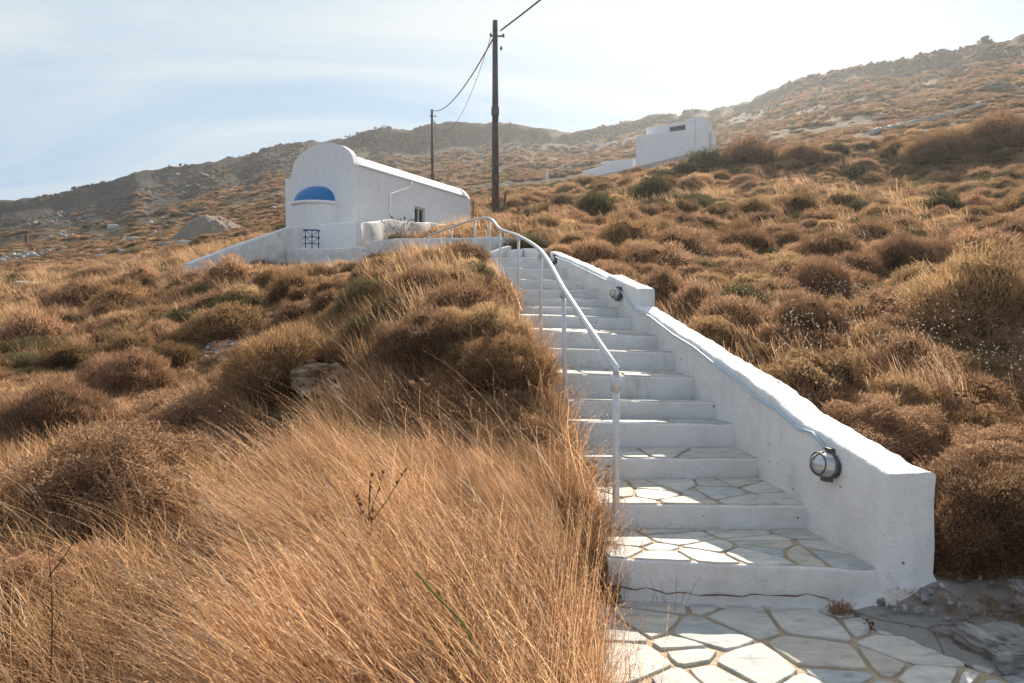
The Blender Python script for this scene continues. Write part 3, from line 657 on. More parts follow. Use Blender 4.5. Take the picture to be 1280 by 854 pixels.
# ------------------------------------------------------------------ forecourt walls
def free_wall(name, label, pts, th, m, zb=None, amp=.02, parent=None, n=7):
    """pts: list of (x, y, ztop)."""
    P_ = [Vector(p) for p in pts]; st = []; zt = []
    for a, b in zip(P_[:-1], P_[1:]):
        k = max(2, int((b - a).length / .35))
        for j in range(k): q = a.lerp(b, j / k); st.append((q.x, q.y)); zt.append(q.z)
    st.append((P_[-1].x, P_[-1].y)); zt.append(P_[-1].z)
    o0 = Vector((st[0][0], st[0][1]))
    zbs = [zb if zb is not None else min(hz1(x, y), z) - .5 for (x, y), z in zip(st, zt)]
    o = wall_sweep(st, lambda k: prof(th, min(zbs[k], zt[k] - .25), zt[k], 5, 3, .03), name, m, parent, amp, 1.2, len(label))
    tag(o, label, 'wall'); return o
a0 = at(228, 330, 22); a1 = at(300, 303, 24); a2 = at(357, 284, 25.8); a3 = at(372, 283, 26.2)
free_wall('boundary_wall', 'white boundary wall sloping down to the left from the chapel', [a0, a1, a2, a3], .3, M['roughwall'])
b0 = at(368, 311, 25.4); b1 = at(440, 311, 23.5); b2 = at(462, 309, 22); b3 = at(478, 302, 20.8); b4 = at(505, 299, 19.6); b5 = at(560, 298.5, 17.8); b6 = at(612, 297.5, 16.6); b7 = at(652, 298, 16.2)
free_wall('retaining_wall', 'low white retaining wall in front of the chapel gate, continuing right behind the handrail', [b0, b1, b2, b3, b4, b5, b6, b7], .3, M['roughwall'])
c0 = at(406, 281, 26.6); c1 = at(430, 279.5, 26.3); c2 = at(451, 278, 26.0)
free_wall('gate_wall', 'short white wall between the blue gate and the chapel corner', [c0, c1, c2], .3, M['chapel'], None, .012)
d0 = at(451.5, 278, 26.1); d1 = at(476, 276, 27.5); d2 = at(510, 278, 29.5); d3 = at(545, 280, 32); d4 = at(563, 281, 34)
free_wall('rubble_wall', 'lumpy whitewashed rubble wall running below the long side of the chapel', [d0, d1, d2, d3, d4], .35, M['roughwall'], None, .07)
f0 = at(634, 313, 15.0); f1 = at(660, 311.5, 15.2); f2 = at(691, 311.5, 14.4)
free_wall('landing_wall', 'low white wall closing the top of the staircase', [f0, f1, f2], .25, M['wall'], None, .015)
g0 = at(612, 309, 15.6); g1 = at(630, 306, 15.9); g2 = at(645, 304, 15.95)
free_wall('kerb_wall', 'short white kerb beside the handrail bend at the stair top', [at(611, 316, 15.2), at(622, 311, 15.3), at(633, 308, 15.4)], .2, M['wall'], None, .015)
# stain patches
for (x0, x1, y0, y1) in ((411, 414.5, 300, 309.5), (417, 423, 299, 310)):
    b = MB(); n = 10; cx, cy = (x0 + x1) / 2, (y0 + y1) / 2
    V = []
    for dd in (26.25, 26.9):
        for k in range(n): a = 2 * math.pi * k / n; V.append(at(cx + (x1 - x0) / 2 * math.cos(a), cy + (y1 - y0) / 2 * math.sin(a) * (1.1 if math.sin(a) < 0 else .9), dd))
    b.add(V, [tuple(range(n)), tuple(range(n, 2 * n))] + [(k, (k + 1) % n, n + (k + 1) % n, n + k) for k in range(n)])
    tag(b.build('clay_jar', M['grey_patch']), 'narrow grey jar standing right of the blue gate' if x0 < 415 else 'broader grey jar beside the chapel corner wall', 'jar')
# gate
gt = thing('metal_gate', 'low blue steel gate with diagonal braces, left of the white chapel corner', 'gate')
def gp(u, v, Y=26.5): return at(373.5 + 33 * u, 287 + 25 * v + 1.5 * u * (1 - v), Y)
def bar(P_, r, nm): b = MB(); b.tube(P_, r, 6); return b.build(nm, M['gate'], gt)
for (a, c) in (((0, 0), (1, 0)), ((0, 1), (1, 1)), ((0, 0), (0, 1.1)), ((1, 0), (1, 1.1))): bar([gp(*a), gp(*c)], .032, 'frame')
for k in (.25, .5, .75): bar([gp(k, 0), gp(k, 1)], .02, 'bar')
for v in (.36, .7): bar([gp(0, v), gp(1, v)], .02, 'bar')
for k in range(4):
    s = k / 4; bar([gp(s, .0), gp(s + .25, .36)] if k % 2 else [gp(s, .36), gp(s + .25, 0)], .012, 'brace')
    bar([gp(s, .36), gp(s + .25, .7)] if k % 2 else [gp(s, .7), gp(s + .25, .36)], .012, 'brace')
# path to the gate
fp = MB(); q = [(-.9, 13.9), (.75, 13.9), (.55, 15.6), (-.6, 15.9), (-2.3, 19), (-4.6, 23), (-6.6, 25.6), (-8.4, 25.9), (-7.6, 24.6), (-3.6, 19), (-2.2, 16.2)]
zz = [2.39, 2.39, 2.4, 2.4, 2.45, 2.6, 2.7, 2.7, 2.65, 2.4, 2.38]
V = [(x, y, z) for (x, y), z in zip(q, zz)] + [(x, y, z - .3) for (x, y), z in zip(q, zz)]; n = len(q)
fp.add(V, [tuple(range(n)), tuple(range(n, 2 * n))[::-1]] + [(k, (k + 1) % n, n + (k + 1) % n, n + k) for k in range(n)])
kind(fp.build('forecourt_path', M['concrete']), 'structure')

# ------------------------------------------------------------------ upper white house
uh = thing('hillside_house', 'flat-roofed white house standing high on the slope right of the tall pole', 'house', (20, 75, 16))
hC = at(880, 150, 75); hL = at(795, 160, 79.3); hR = at(895, 165, 80.7)
hC, hL, hR = [Vector((v.x, v.y)) for v in (hC, hL, hR)]; f1_ = hL - hC; f2_ = hR - hC
def hp(s, t, z): p = hC + f1_ * s + f2_ * t; return (p.x - 20, p.y - 75, z - 16)
def hbox(s0, s1, t0, t1, z0, z1, nm, m=None, par=None, z1b=None):
    b = MB(); zz_ = z1b if z1b is not None else z1
    b.hexa([hp(s1, t0, z0), hp(s0, t0, z0), hp(s0, t1, z0), hp(s1, t1, z0)], [hp(s1, t0, zz_), hp(s0, t0, z1), hp(s0, t1, z1), hp(s1, t1, zz_)]); return b.build(nm, m or M['chapel'], par or uh)
hbox(.27, .88, .14, .95, 15.2, 20.35, 'upper_storey')
hbox(.0, .268, .05, .6, 15.0, 20.45, 'corner_block')
hbox(.0, .268, .603, 1.0, 15.0, 19.9, 'rear_block')
hbox(-.01, 1.0, -.0, .046, 14.0, 19.25, 'terrace_wall', None, None, 19.35)
w1 = hbox(.29, .52, .132, .139, 19.3, 20.0, 'window', M['dark']); hbox(.27, .36, .06, .13, 19.9, 19.96, 'awning', M['frame'])
hbox(.115, .125, -.008, -.001, 17.3, 20.4, 'drainpipe', M['frame'])
hbox(.1, .5, 1.0, 1.004, 17.5, 19.2, 'door', M['dark']) if False else None
b = MB(); x0 = hp(-.002, .45, 17.6); 
b.hexa([hp(-.012, .40, 17.4), hp(-.012, .6, 17.4), hp(-.002, .6, 17.4), hp(-.002, .40, 17.4)], [hp(-.012, .40, 19.4), hp(-.012, .6, 19.4), hp(-.002, .6, 19.4), hp(-.002, .40, 19.4)]); b.build('door', M['frame'], uh)
free_wall('terrace_wall', 'white stepped terrace wall running left from the hillside house', [at(731, 214, 86), at(745, 210.5, 85), at(758.9, 207, 84)], .4, M['chapel'], None, .02)
free_wall('terrace_wall', 'higher white terrace wall joining the hillside house', [at(759, 203, 84), at(776, 200.5, 82), at(794, 199, 79.8)], .4, M['chapel'], None, .02)
free_wall('roadside_wall', 'long low stone road edge below the hillside house', [at(688, 232, 70), at(730, 223, 72), at(790, 211, 74), at(840, 199, 72), at(874, 191, 70)], .5, M['rockwhite'], None, .08)
free_wall('roadside_wall', 'faint pale road wall crossing the hazy hillside at far right', [Vector(q) + Vector((0, 0, .55)) for q in (march(1085, 166), march(1130, 157), march(1180, 148), march(1232, 137))], .6, M['rockwhite'], None, .15)

# ------------------------------------------------------------------ utility poles and wires
def pole(top, base_z, r, label, loc_px, group='wooden utility poles'):
    t = thing('utility_pole', label, 'utility pole', (top.x, top.y, base_z), 0, group)
    h = top.z - base_z; m = MB(); m.tube([(0, 0, -.6), (0, 0, h * .5), (0, 0, h)], [r * 1.25, r * 1.1, r * .85], 12); m.build('shaft', M['pole'], t, True)
    m = MB(); m.tube([(0, -.18, h - .35), (0, .18, h - .35)], .03, 6); m.tube([(-.14, 0, h - .55), (.3, 0, h - .55)], .03, 6); m.build('bracket', M['cage'], t)
    for x, z in ((.3, h - .5), (.22, h - .95), (-.16, h - .48)):
        m = MB(); m.lathe([(.0, 0), (.035, .01), (.05, .05), (.035, .09), (.045, .12), (.0, .14)], (x, 0, z - .1), 8); m.build('insulator', M['cage'], t, True)
    return t
T1 = at(619, 26, 27); T2 = at(540, 137, 60)
p1 = pole(T1, hz1(T1.x, T1.y), .112, 'tall dark wooden pole rising behind the stair top', 0)
m = MB(); m.box(-.14, -.2, 4.2, .14, -.14, 4.5); m.build('junction_box', M['cage'], p1)
p2 = pole(T2, hz1(T2.x, T2.y), .115, 'thin distant wooden pole above the chapel roof', 0)
def wire(a, b, sag, r, label, n=24):
    m = MB(); P_ = [a.lerp(b, k / n) - Vector((0, 0, sag * 4 * (k / n) * (1 - k / n))) for k in range(n + 1)]; m.tube(P_, r, 5); return tag(m.build('overhead_wire', M['wire'], None, True), label, 'cable')
wire(T1 + Vector((.0, 0, -.5)), T2 + Vector((.1, 0, -.1)), .8, .028, 'sagging black cable between the two wooden poles')
wire(T1 + Vector((-.12, 0, -.45)), T2 + Vector((.0, 0, -.6)), 2.2, .010, 'faint thin wire hanging under the cable between the poles')
wire(T1 + Vector((.2, 0, -.35)), Vector((16, -10, 13.2)), .9, .03, 'black cable leaving the tall pole towards the top of the picture')

# ------------------------------------------------------------------ small posts
def fence_post(px, py0, py1, r, label, lean=0, m_=None):
    hit = march(px, py1); Y = hit[1] if hit else 20
    a = at(px, py1, Y); a.z = hz1(a.x, a.y) - .1; b = at(px + lean, py0, Y); m = MB(); m.tube([a, b], r * Y / 20, 6)
    o = m.build('fence_post', m_ or M['rust']); tag(o, label, 'post', 'old fence posts on the slope')
fence_post(658, 261, 282, .045, 'leaning rusty post near the foot of the tall pole', -10)
fence_post(629, 240, 274, .035, 'thin upright rod between the tall pole and the leaning post', 3)
fence_post(859, 283, 305, .035, 'dark thin post among the bushes below the hillside house', 1)
fence_post(969, 207, 224, .035, 'tiny dark post on the slope right of the hillside house')
fence_post(1112, 188, 206, .03, 'short grey post standing far up the hazy right slope')
fence_post(33, 293, 306, .05, 'short dark post on the far left hillside')
fence_post(684, 214, 229, .06, 'stubby grey post at the left end of the road edge', 0, M['frame'])

# ------------------------------------------------------------------ rocks
def rock_mesh(seed, sx, sy, sz, sub=3, rough=.35):
    bm = bmesh.new(); bmesh.ops.create_icosphere(bm, subdivisions=sub, radius=1); off = Vector((seed * 7.1, seed * 3.3, 0))
    for v in bm.verts:
        p = v.co.copy(); q = Vector((math.copysign(abs(p.x) ** .7, p.x), math.copysign(abs(p.y) ** .7, p.y), math.copysign(abs(p.z) ** .6, p.z)))
        f = 1 + rough * mnoise.noise(p * 1.3 + off) + rough * .4 * mnoise.noise(p * 4 + off) + rough * .16 * mnoise.noise(Vector((p.x * 5, p.y * 5, p.z * 22)) + off)
        v.co = Vector((q.x * sx * f, q.y * sy * f, q.z * sz * f))
    me = bpy.data.meshes.new('rock'); bm.to_mesh(me); bm.free(); return me
def rock(px, py, wpx, hr_, m, label, seed, name='boulder', depth=.8, sink=.3):
    h = march(px, py)
    if not h: return
    w_ = wpx / F * h[1] / 2; me = rock_mesh(seed, w_, w_ * depth, w_ * hr_, 5 if wpx > 35 else 3, .5 if wpx > 35 else .35); me.materials.append(m)
    o = obj(name, me, None, (h[0], h[1] + w_ * .5, h[2] + w_ * hr_ * (1 - sink)), seed * 1.3 % .8); tag(o, label, 'rock'); return o
rock(396, 492, 62, .62, M['rockbrown'], 'squarish brown rock with pale top beside the dark olive bush', 3)
rock(424, 494, 26, .6, M['rock'], 'dark grey rock right of the square brown one', 8)
rock(1268, 835, 90, .45, M['rock'], 'ribbed grey boulder in the bottom right corner', 5, depth=1.0)
rock(1278, 748, 40, .5, M['rock'], 'pale grey stone above the ribbed corner boulder', 6)
for k, (px, py, w_, h_, lb) in enumerate([(27, 360, 27, .4, 'largest white stone lying left of the two upright white stones'), (80, 363, 12, .9, 'upright white stone, left of a close pair'), (93, 358, 9, .9, 'small upright white stone, right of a close pair'),
        (140, 288, 14, .5, 'white rock on the far left slope below the skyline'), (165, 306, 14, .6, 'pale rock beside the grey gravel mound'), (228, 308, 16, .6, 'white rock just right below the gravel mound'), (205, 310, 16, .35, 'flat pale rock below the gravel mound'), (94, 333, 12, .7, 'small pale rock on the dark bank at left'),
        (175, 327, 16, .6, 'pale boulder at the left of the rubble bank'), (196, 321, 10, .8, 'upright white rock in the middle of the rubble bank'), (1115, 178, 30, .3, 'flat pale outcrop on the hazy right slope'), (1252, 112, 40, .3, 'grey outcrop near the upper right edge')]):
    rock(px, py, w_, h_, M['rockwhite'], lb, 20 + k)
# gravel mound
h = march(240, 301); w_ = 45 / F * h[1]
gx_ = np.linspace(-1, 1, 60); rq = np.random.default_rng(3); GX, GY = np.meshgrid(gx_, gx_); rr = np.hypot(GX, GY); zc = np.clip(1 - rr ** 1.8, 0, 1) * .72
MX, MY = h[0] + GX * w_ * 1.1, h[1] + w_ * .9 + GY * w_ * 1.1
GZ = H(MX, MY, False) - .35 + zc * w_ * .88 + (.5 * fbm(GX * 3, GY * 3, 5) + rq.normal(0, .10, GX.shape)) * (zc > 0)
i = (np.arange(59)[:, None] * 60 + np.arange(59)[None]).ravel()
tag(obj('gravel_mound', mesh('gravel_mound', np.stack([MX, MY, GZ], -1).reshape(-1, 3), np.stack([i, i + 1, i + 61, i + 60], -1), M['gravel'], True)), 'grey conical heap of gravel on the slope left of the chapel', 'gravel heap')

# ------------------------------------------------------------------ vegetation
def unit(v): return v / np.maximum(np.linalg.norm(v, axis=-1, keepdims=True), 1e-9)
def dome_noise(D, seed, f=2.0):
    o_ = Vector((seed * 11.3, seed * 5.7, seed)); return np.array([mnoise.noise(Vector(d) * f + o_) + .4 * mnoise.noise(Vector(d) * f * 2.6 + o_) for d in D])
def bush_mesh(name, seed, n, m, hgt=.62, sl=.15, sw=.011, lump=.28, upw=.35, jit=.45, leaf=False, core=True):
    r_ = np.random.default_rng(seed); D = unit(r_.normal(size=(n, 3))); D[:, 2] = np.abs(D[:, 2]) * 1.0 - .12
    D = unit(D); rad = 1 + lump * dome_noise(D, seed)
    depth = 1 - .22 * r_.random(n) ** 1.6
    B = D * (rad * depth)[:, None]
    dirn = unit(D * .8 + np.array([0, 0, upw]) + r_.normal(size=(n, 3)) * jit); L = sl * (.5 + r_.random(n)) * np.where(r_.random(n) < .05, 2.1, 1); side = unit(np.cross(dirn, r_.normal(size=(n, 3)))) * (sw * (.6 + .8 * r_.random(n)))[:, None]
    T = B + dirn * L[:, None]
    if leaf:
        mid = B + dirn * (L * .5)[:, None]
        V = np.stack([B, mid + side, T, mid - side], 1).reshape(-1, 3); Fc = np.arange(4 * n).reshape(-1, 4); Fc = np.concatenate([Fc[:, [0, 1, 2]], Fc[:, [0, 2, 3]]])
    else:
        V = np.stack([B - side, B + side, T], 1).reshape(-1, 3); Fc = np.arange(3 * n).reshape(-1, 3)
    mi = np.zeros(len(Fc), int)
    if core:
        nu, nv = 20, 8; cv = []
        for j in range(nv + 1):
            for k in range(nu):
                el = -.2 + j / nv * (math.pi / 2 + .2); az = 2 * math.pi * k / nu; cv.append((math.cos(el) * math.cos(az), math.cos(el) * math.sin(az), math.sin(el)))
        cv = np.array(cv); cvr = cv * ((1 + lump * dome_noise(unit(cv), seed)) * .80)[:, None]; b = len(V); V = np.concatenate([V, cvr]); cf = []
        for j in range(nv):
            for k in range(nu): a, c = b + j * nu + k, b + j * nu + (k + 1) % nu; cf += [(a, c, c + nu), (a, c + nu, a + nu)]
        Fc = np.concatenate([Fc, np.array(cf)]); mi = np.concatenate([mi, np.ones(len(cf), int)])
    V[:, 2] = V[:, 2] * hgt
    return mesh(name, V, Fc, [m, M['core']], False, mi)
def blades_mesh(name, seed, n, m, spread=.12, h=(.45, .8), lean=(-.5, .1), w_=.0035, seg=5, droop=.25, jit=.18, head=0.0, base_w=1.0, side=.25):
    r_ = np.random.default_rng(seed); a = r_.random(n) * 6.283; rr = spread * np.sqrt(r_.random(n)); B = np.stack([rr * np.cos(a), rr * np.sin(a), np.full(n, -.03)], -1)
    Hh = h[0] + (h[1] - h[0]) * r_.random(n); ln = np.array(lean)[None] * (.6 + .8 * r_.random(n))[:, None] + r_.normal(size=(n, 2)) * jit
    ph = r_.random(n) * 6.28; wf_ = r_.uniform(1.5, 5.0, n); wv = r_.normal(0, .05, (n, 2)); dv = 1 + np.where(r_.random(n) < .22, r_.random(n) * 5, 0)
    rows = []; wd = w_ * (.7 + .6 * r_.random(n)); sa = r_.random(n) * 3.1416; S = np.stack([np.cos(sa), np.sin(sa), np.zeros(n)], -1)
    for k in range(seg + 1):
        t = k / seg; c = B.copy(); c[:, :2] += ln * (Hh * (t * .75 + .25 * t ** 2.2))[:, None]; c[:, 2] += Hh * (t - droop * dv * t ** 3); c[:, :2] += (wv * np.sin(t * wf_ + ph)[:, None] - wv * np.sin(ph)[:, None]) * Hh[:, None]
        wf = base_w * (1 - .75 * t) if not head else (.8 - .4 * t); rows.append((c - S * (wd * wf)[:, None], c + S * (wd * wf)[:, None]))
    V = np.stack([x for p in rows for x in p], 1).reshape(-1, 3); o_ = np.arange(n)[:, None] * (2 * (seg + 1)); Fc = []
    for k in range(seg): Fc.append(np.concatenate([o_ + 2 * k, o_ + 2 * k + 1, o_ + 2 * k + 3, o_ + 2 * k + 2], 1))
    Fq = np.concatenate(Fc)
    if not head: return mesh(name, V, Fq, m)
    # spikelets of the seed heads
    VV = V.reshape(n, seg + 1, 2, 3).mean(2); sp = []
    for q in range(9):
        t = seg * (.70 + .30 * q / 9); k0 = int(min(t, seg - 1)); f = t - k0; c = VV[:, k0] * (1 - f) + VV[:, k0 + 1] * f; ax = unit(VV[:, seg] - VV[:, seg - 2])
        d = unit(ax * 1.3 + r_.normal(size=(n, 3)) * .7); l_ = .010 * (.6 + r_.random(n))[:, None]; sd_ = unit(np.cross(d, r_.normal(size=(n, 3)))) * .0013
        sp.append(np.stack([c - sd_, c + sd_, c + d * l_ + sd_ * .3, c + d * l_ - sd_ * .3], 1))
    SV = np.concatenate(sp).reshape(-1, 3); SF = np.arange(len(SV)).reshape(-1, 4) + len(V)
    return mesh(name, np.concatenate([V, SV]), np.concatenate([Fq, SF]), m)
def scatter(name, pts, rot, scl, idx, sources, k='stuff'):
    """one object whose geometry nodes set a source mesh on each of its points"""
    cl = bpy.data.collections.new(name + '_sources')
    for i, me in enumerate(sources): cl.objects.link(bpy.data.objects.new('%s_source_%02d' % (name, i), me))
    me = bpy.data.meshes.new(name); n = len(pts); me.vertices.add(n); me.vertices.foreach_set('co', np.asarray(pts, np.float32).ravel())
    a = me.attributes.new('rot', 'FLOAT_VECTOR', 'POINT'); a.data.foreach_set('vector', np.asarray(rot, np.float32).ravel())
    a = me.attributes.new('scl', 'FLOAT_VECTOR', 'POINT'); a.data.foreach_set('vector', np.asarray(scl, np.float32).ravel())
    a = me.attributes.new('idx', 'INT', 'POINT'); a.data.foreach_set('value', np.asarray(idx, np.int32))
    g = bpy.data.node_groups.new(name, 'GeometryNodeTree'); g.interface.new_socket('Geometry', in_out='INPUT', socket_type='NodeSocketGeometry'); g.interface.new_socket('Geometry', in_out='OUTPUT', socket_type='NodeSocketGeometry')
    gi = g.nodes.new('NodeGroupInput'); go = g.nodes.new('NodeGroupOutput'); ip = g.nodes.new('GeometryNodeInstanceOnPoints'); ci = g.nodes.new('GeometryNodeCollectionInfo')
    ci.inputs['Collection'].default_value = cl; ci.inputs['Separate Children'].default_value = True; ci.inputs['Reset Children'].default_value = True
    def na(nm, ty): q = g.nodes.new('GeometryNodeInputNamedAttribute'); q.data_type = ty; q.inputs[0].default_value = nm; return [o for o in q.outputs if o.enabled and o.name == 'Attribute'][0]
    L = g.links.new; L(gi.outputs[0], ip.inputs['Points']); L(ci.outputs[0], ip.inputs['Instance']); ip.inputs['Pick Instance'].default_value = True
    L(na('idx', 'INT'), ip.inputs['Instance Index']); L(na('rot', 'FLOAT_VECTOR'), ip.inputs['Rotation']); L(na('scl', 'FLOAT_VECTOR'), ip.inputs['Scale']); L(ip.outputs[0], go.inputs[0])
    o = obj(name, me); kind(o, k); md = o.modifiers.new('scatter', 'NODES'); md.node_group = g; return o
def tagk(o, label): o['label'] = label; return o
def s3(s, v=.0): s = np.asarray(s); return np.stack([s, s, s * (1 + v)], -1)
RKX, RKY = [(o.location.x, o.location.y) for o in bpy.data.objects if o.get('label', '').startswith('squarish brown rock')][0]
def blocked(X, Y, pad=.0):
    b = (Y > 3.4) & (Y < 15.6) & (X > XLf(Y) - pad) & (X < WX(Y) + .27 + pad)
    b |= (Y < 3.8) & (X > .36 - pad) & (X < 3.3 + pad) & (Y > 0)
    b |= (np.hypot(X, Y) < 1.0)
    b |= (np.abs(X - RKX - (Y - RKY) * .15) < .42) & (Y > RKY - 1.1) & (Y < RKY + .25)
    # landing and the path to the gate, forecourt and chapel
    b |= (Y > 13.6) & (Y < 27) & (np.abs(X - np.interp(Y, [13.6, 16, 19, 23, 27], [0, -1.2, -3.0, -4.9, -7.2])) < 1.15)
    u = (X + 6.07) * -.8 + (Y - 28) * .6; v = (X + 6.07) * .386 + (Y - 28) * .922; b |= (u > -.6 - pad) & (u < 5 + pad) & (v > -2.0) & (v < 11)
    b |= (X > 13) & (X < 24) & (Y > 73) & (Y < 84)
    return b
KINDS_ = {'olive': M['olive'], 'grey': M['grey'], 'russet': M['russet'], 'yellow': M['yellow'], 'green': M['green'], 'pale': M['pale']}
BUSH = {}
for kn, m_ in KINDS_.items():
    BUSH[kn] = [bush_mesh('cushion_shrub', 10 * i + sum(map(ord, kn)), 6500, m_, (.92, 1.0, .82)[i], .13, .0085, (.24, .38, .5)[i], (.3, .5, .4)[i]) for i in range(3)]
BIG = {}
def bigbush(kn, i):
    k = (kn, i)
    if k not in BIG:
        if kn == 'leafy': BIG[k] = bush_mesh('leafy_shrub', 900 + i, 26000, M['yellow'], .9, .07, .009, .45, .4, .7, True)
        elif kn == 'leafyrusset': BIG[k] = bush_mesh('twiggy_shrub', 930 + i, 42000, M['russet'], .75, .055, .0055, .42, .3, .9, True)
        else: BIG[k] = bush_mesh('large_shrub', 960 + i, 24000, KINDS_[kn], .88, .10, .0045, .35, .45, .5)
    return BIG[k]
placed = []
def put_bush(px, py, wpx, kn, label, hk=1.0, big=None, name='cushion_shrub', group=None, seed=0, fat=1.0):
    hgt = wpx * .5 * .62 * hk
    h = march(px, py)
    if h is None: return None
    r0 = wpx / F * h[1] / 2; x, y = h[0], h[1] + r0 * .6; z = hz1(x, y)
    me = bigbush(kn, big) if big is not None else BUSH[kn][seed % 3]
    o = obj(name, me, None, (x, y, z - .06 * r0)); o.rotation_euler = (0, 0, seed * 2.399); o.scale = (r0, r0 * fat, r0 * hk)
    tag(o, label, 'shrub', group); placed.append((x, y, r0)); return o
HB = [  # px, py of foot, width, tone, label, height factor, big variant
 (345, 500, 165, 'olive', 'large dark olive shrub touching the squarish brown rock', 1.0, 0),
 (45, 560, 150, 'grey', 'big dark grey-brown shrub at the left picture edge, above the russet mat', 1.1, 1),
 (145, 492, 115, 'grey', 'dark grey shrub uphill of the big one at the left edge', 1.0, 0),
 (205, 462, 85, 'olive', 'flat olive shrub between the dark grey one and the pale grass', .8, None),
 (120, 665, 300, 'leafyrusset', 'broad orange-brown twiggy mat in the left foreground', .95, 0),
 (225, 560, 190, 'leafyrusset', 'orange-brown twiggy mat behind the broad foreground one', .8, 1),
 (20, 780, 200, 'leafyrusset', 'orange-brown twiggy mat at the bottom left edge', .8, 0),
 (145, 398, 82, 'olive', 'rounded double-crowned shrub below the dark rubble bank', .9, None),
 (268, 392, 85, 'grey', 'dark flat-topped shrub below the left end of the white boundary wall', .75, None),
 (225, 380, 50, 'grey', 'small grey shrub below the sloping boundary wall', .9, None),
 (362, 380, 64, 'olive', 'round brown cushion shrub, leftmost of the cluster under the retaining wall', 1.1, None),
 (367, 404, 54, 'grey', 'round cushion shrub in front of the brown one under the retaining wall', 1.1, None),
 (410, 389, 50, 'olive', 'cushion shrub, upper right of the cluster under the retaining wall', 1.1, None),
 (422, 405, 48, 'olive', 'cushion shrub, lower right of the cluster under the retaining wall', 1.0, None),
 (455, 432, 66, 'green', 'dull green shrub left of the long russet hummock', 1.1, None),
 (228, 428, 48, 'yellow', 'small yellowish cushion shrub left of the pale grass', .8, None),
 (225, 412, 60, 'green', 'greenish shrub below the flat-topped dark one', .8, None),
 (530, 462, 150, 'russet', 'long russet hummock left of the staircase, middle of the near slope', .8, 1),
 (595, 440, 140, 'yellow', 'golden-brown shrub overhanging the left edge of the middle steps', .75, 0),
 (577, 332, 64, 'olive', 'topmost round shrub at the crest beside the upper steps', .75, None),
 (588, 345, 56, 'yellow', 'yellowish cushion shrub just below the crest beside the upper steps', .8, None),
 (540, 332, 64, 'olive', 'brown shrub at the crest left of the topmost round one', .65, None),
 (475, 338, 60, 'yellow', 'yellow-brown shrub on the ridge in front of the retaining wall', .55, None),
 (493, 355, 80, 'olive', 'olive shrub below the ridge in front of the retaining wall', .6, None),
 (525, 375, 82, 'grey', 'grey-brown shrub in the hollow between ridge and hummock', .9, None),
 (562, 362, 70, 'yellow', 'low yellow-brown shrub in the middle of the crest slope', .7, None),
 (605, 380, 84, 'olive', 'olive-brown shrub at the left edge of the ninth step', .9, None),
 (643, 440, 56, 'yellow', 'small yellow-brown shrub leaning on the left ends of the middle steps', 1.2, None),
 (625, 488, 150, 'olive', 'olive-brown twiggy shrub left of the fifth step', .75, 0),
 (684, 478, 56, 'russet', 'small russet shrub at the left end of the sixth step', 1.0, None),
 (1035, 382, 98, 'grey', 'high round brown mound in the middle of the right slope', 1.3, 0),
 (1020, 432, 112, 'grey', 'broad round mound below the highest one on the right slope', 1.1, 1),
 (1156, 342, 112, 'grey', 'long mound shrub on the right slope, upper right of the two round mounds', 1.0, 0),
 (990, 313, 52, 'olive', 'small dark dome shrub above the round mounds', 1.0, None),
 (924, 334, 58, 'grey', 'long grey-brown dome behind the upper stair wall', .9, None),
 (870, 354, 52, 'grey', 'dome shrub behind the notch of the stair wall', .9, None),
 (909, 374, 52, 'olive', 'dome shrub between the stair wall and the round mounds', .9, None),
 (878, 396, 74, 'grey', 'grey-brown shrub close behind the stair wall below the notch', 1.1, None),
 (902, 442, 84, 'leafy', 'yellowish leafy shrub leaning over the stair wall, middle part', 1.0, 0),
 (1035, 512, 130, 'leafy', 'yellow leafy shrub with upright seed heads behind the lower stair wall', 1.1, 0),
 (1262, 440, 200, 'yellow', 'tall fuzzy yellow-brown shrub at the right picture edge', 1.25, 1),
 (1120, 575, 170, 'leafyrusset', 'russet twiggy shrub behind the lower stair wall', .9, 1),
 (1245, 720, 190, 'leafyrusset', 'large reddish-brown twiggy shrub beside the end of the stair wall', 1.6, 0),
 (1275, 610, 170, 'leafyrusset', 'russet twiggy shrub above the large one at the right edge', 1.0, 1),
 (1017, 325, 62, 'grey', 'flat dome shrub above the highest round mound', .9, None),
 (1095, 303, 62, 'olive', 'olive dome shrub left of the long mound', .9, None),
 (833, 384, 74, 'russet', 'reddish dome shrub touching the back of the notch in the wall', 1.2, None),
 (785, 352, 48, 'grey', 'round grey shrub behind the upper stair wall, right of the second lamp', 1.2, None),
 (820, 254, 58, 'green', 'dull green shrub below the roadside wall', 1.2, None),
 (745, 277, 62, 'green', 'dark green shrub between the tall pole and the hillside house', 1.2, None),
 (887, 214, 50, 'green', 'dark dense green shrub hiding the foot of the hillside house', 1.15, None),
 (857, 222, 36, 'green', 'low dark green shrub left of the dense one below the hillside house', 1.0, None),
 (945, 208, 75, 'grey', 'broad grey-brown shrub right of the hillside house', .9, None),
 (882, 288, 44, 'grey', 'grey dome shrub below the hillside house on the near slope', 1.1, None),
 (700, 330, 40, 'yellow', 'yellow-green weedy shrub at the upper end of the stair wall', 1.0, None),
 (718, 318, 50, 'yellow', 'yellow-green shrub behind the far lamp of the stair wall', 1.0, None),
 (640, 287, 26, 'grey', 'small dome shrub left of the leaning rusty post', 1.1, None),
 (668, 287, 26, 'olive', 'small dome shrub right of the leaning rusty post', 1.2, None),
 (1265, 190, 100, 'grey', 'hazy grey shrub at the upper right picture edge', .9, 1),
 (1195, 205, 100, 'olive', 'hazy broad shrub left of the one at the upper right edge', .8, 0),
 (1010, 205, 60, 'olive', 'hazy shrub on the slope below the far right ridge', .8, None),
]
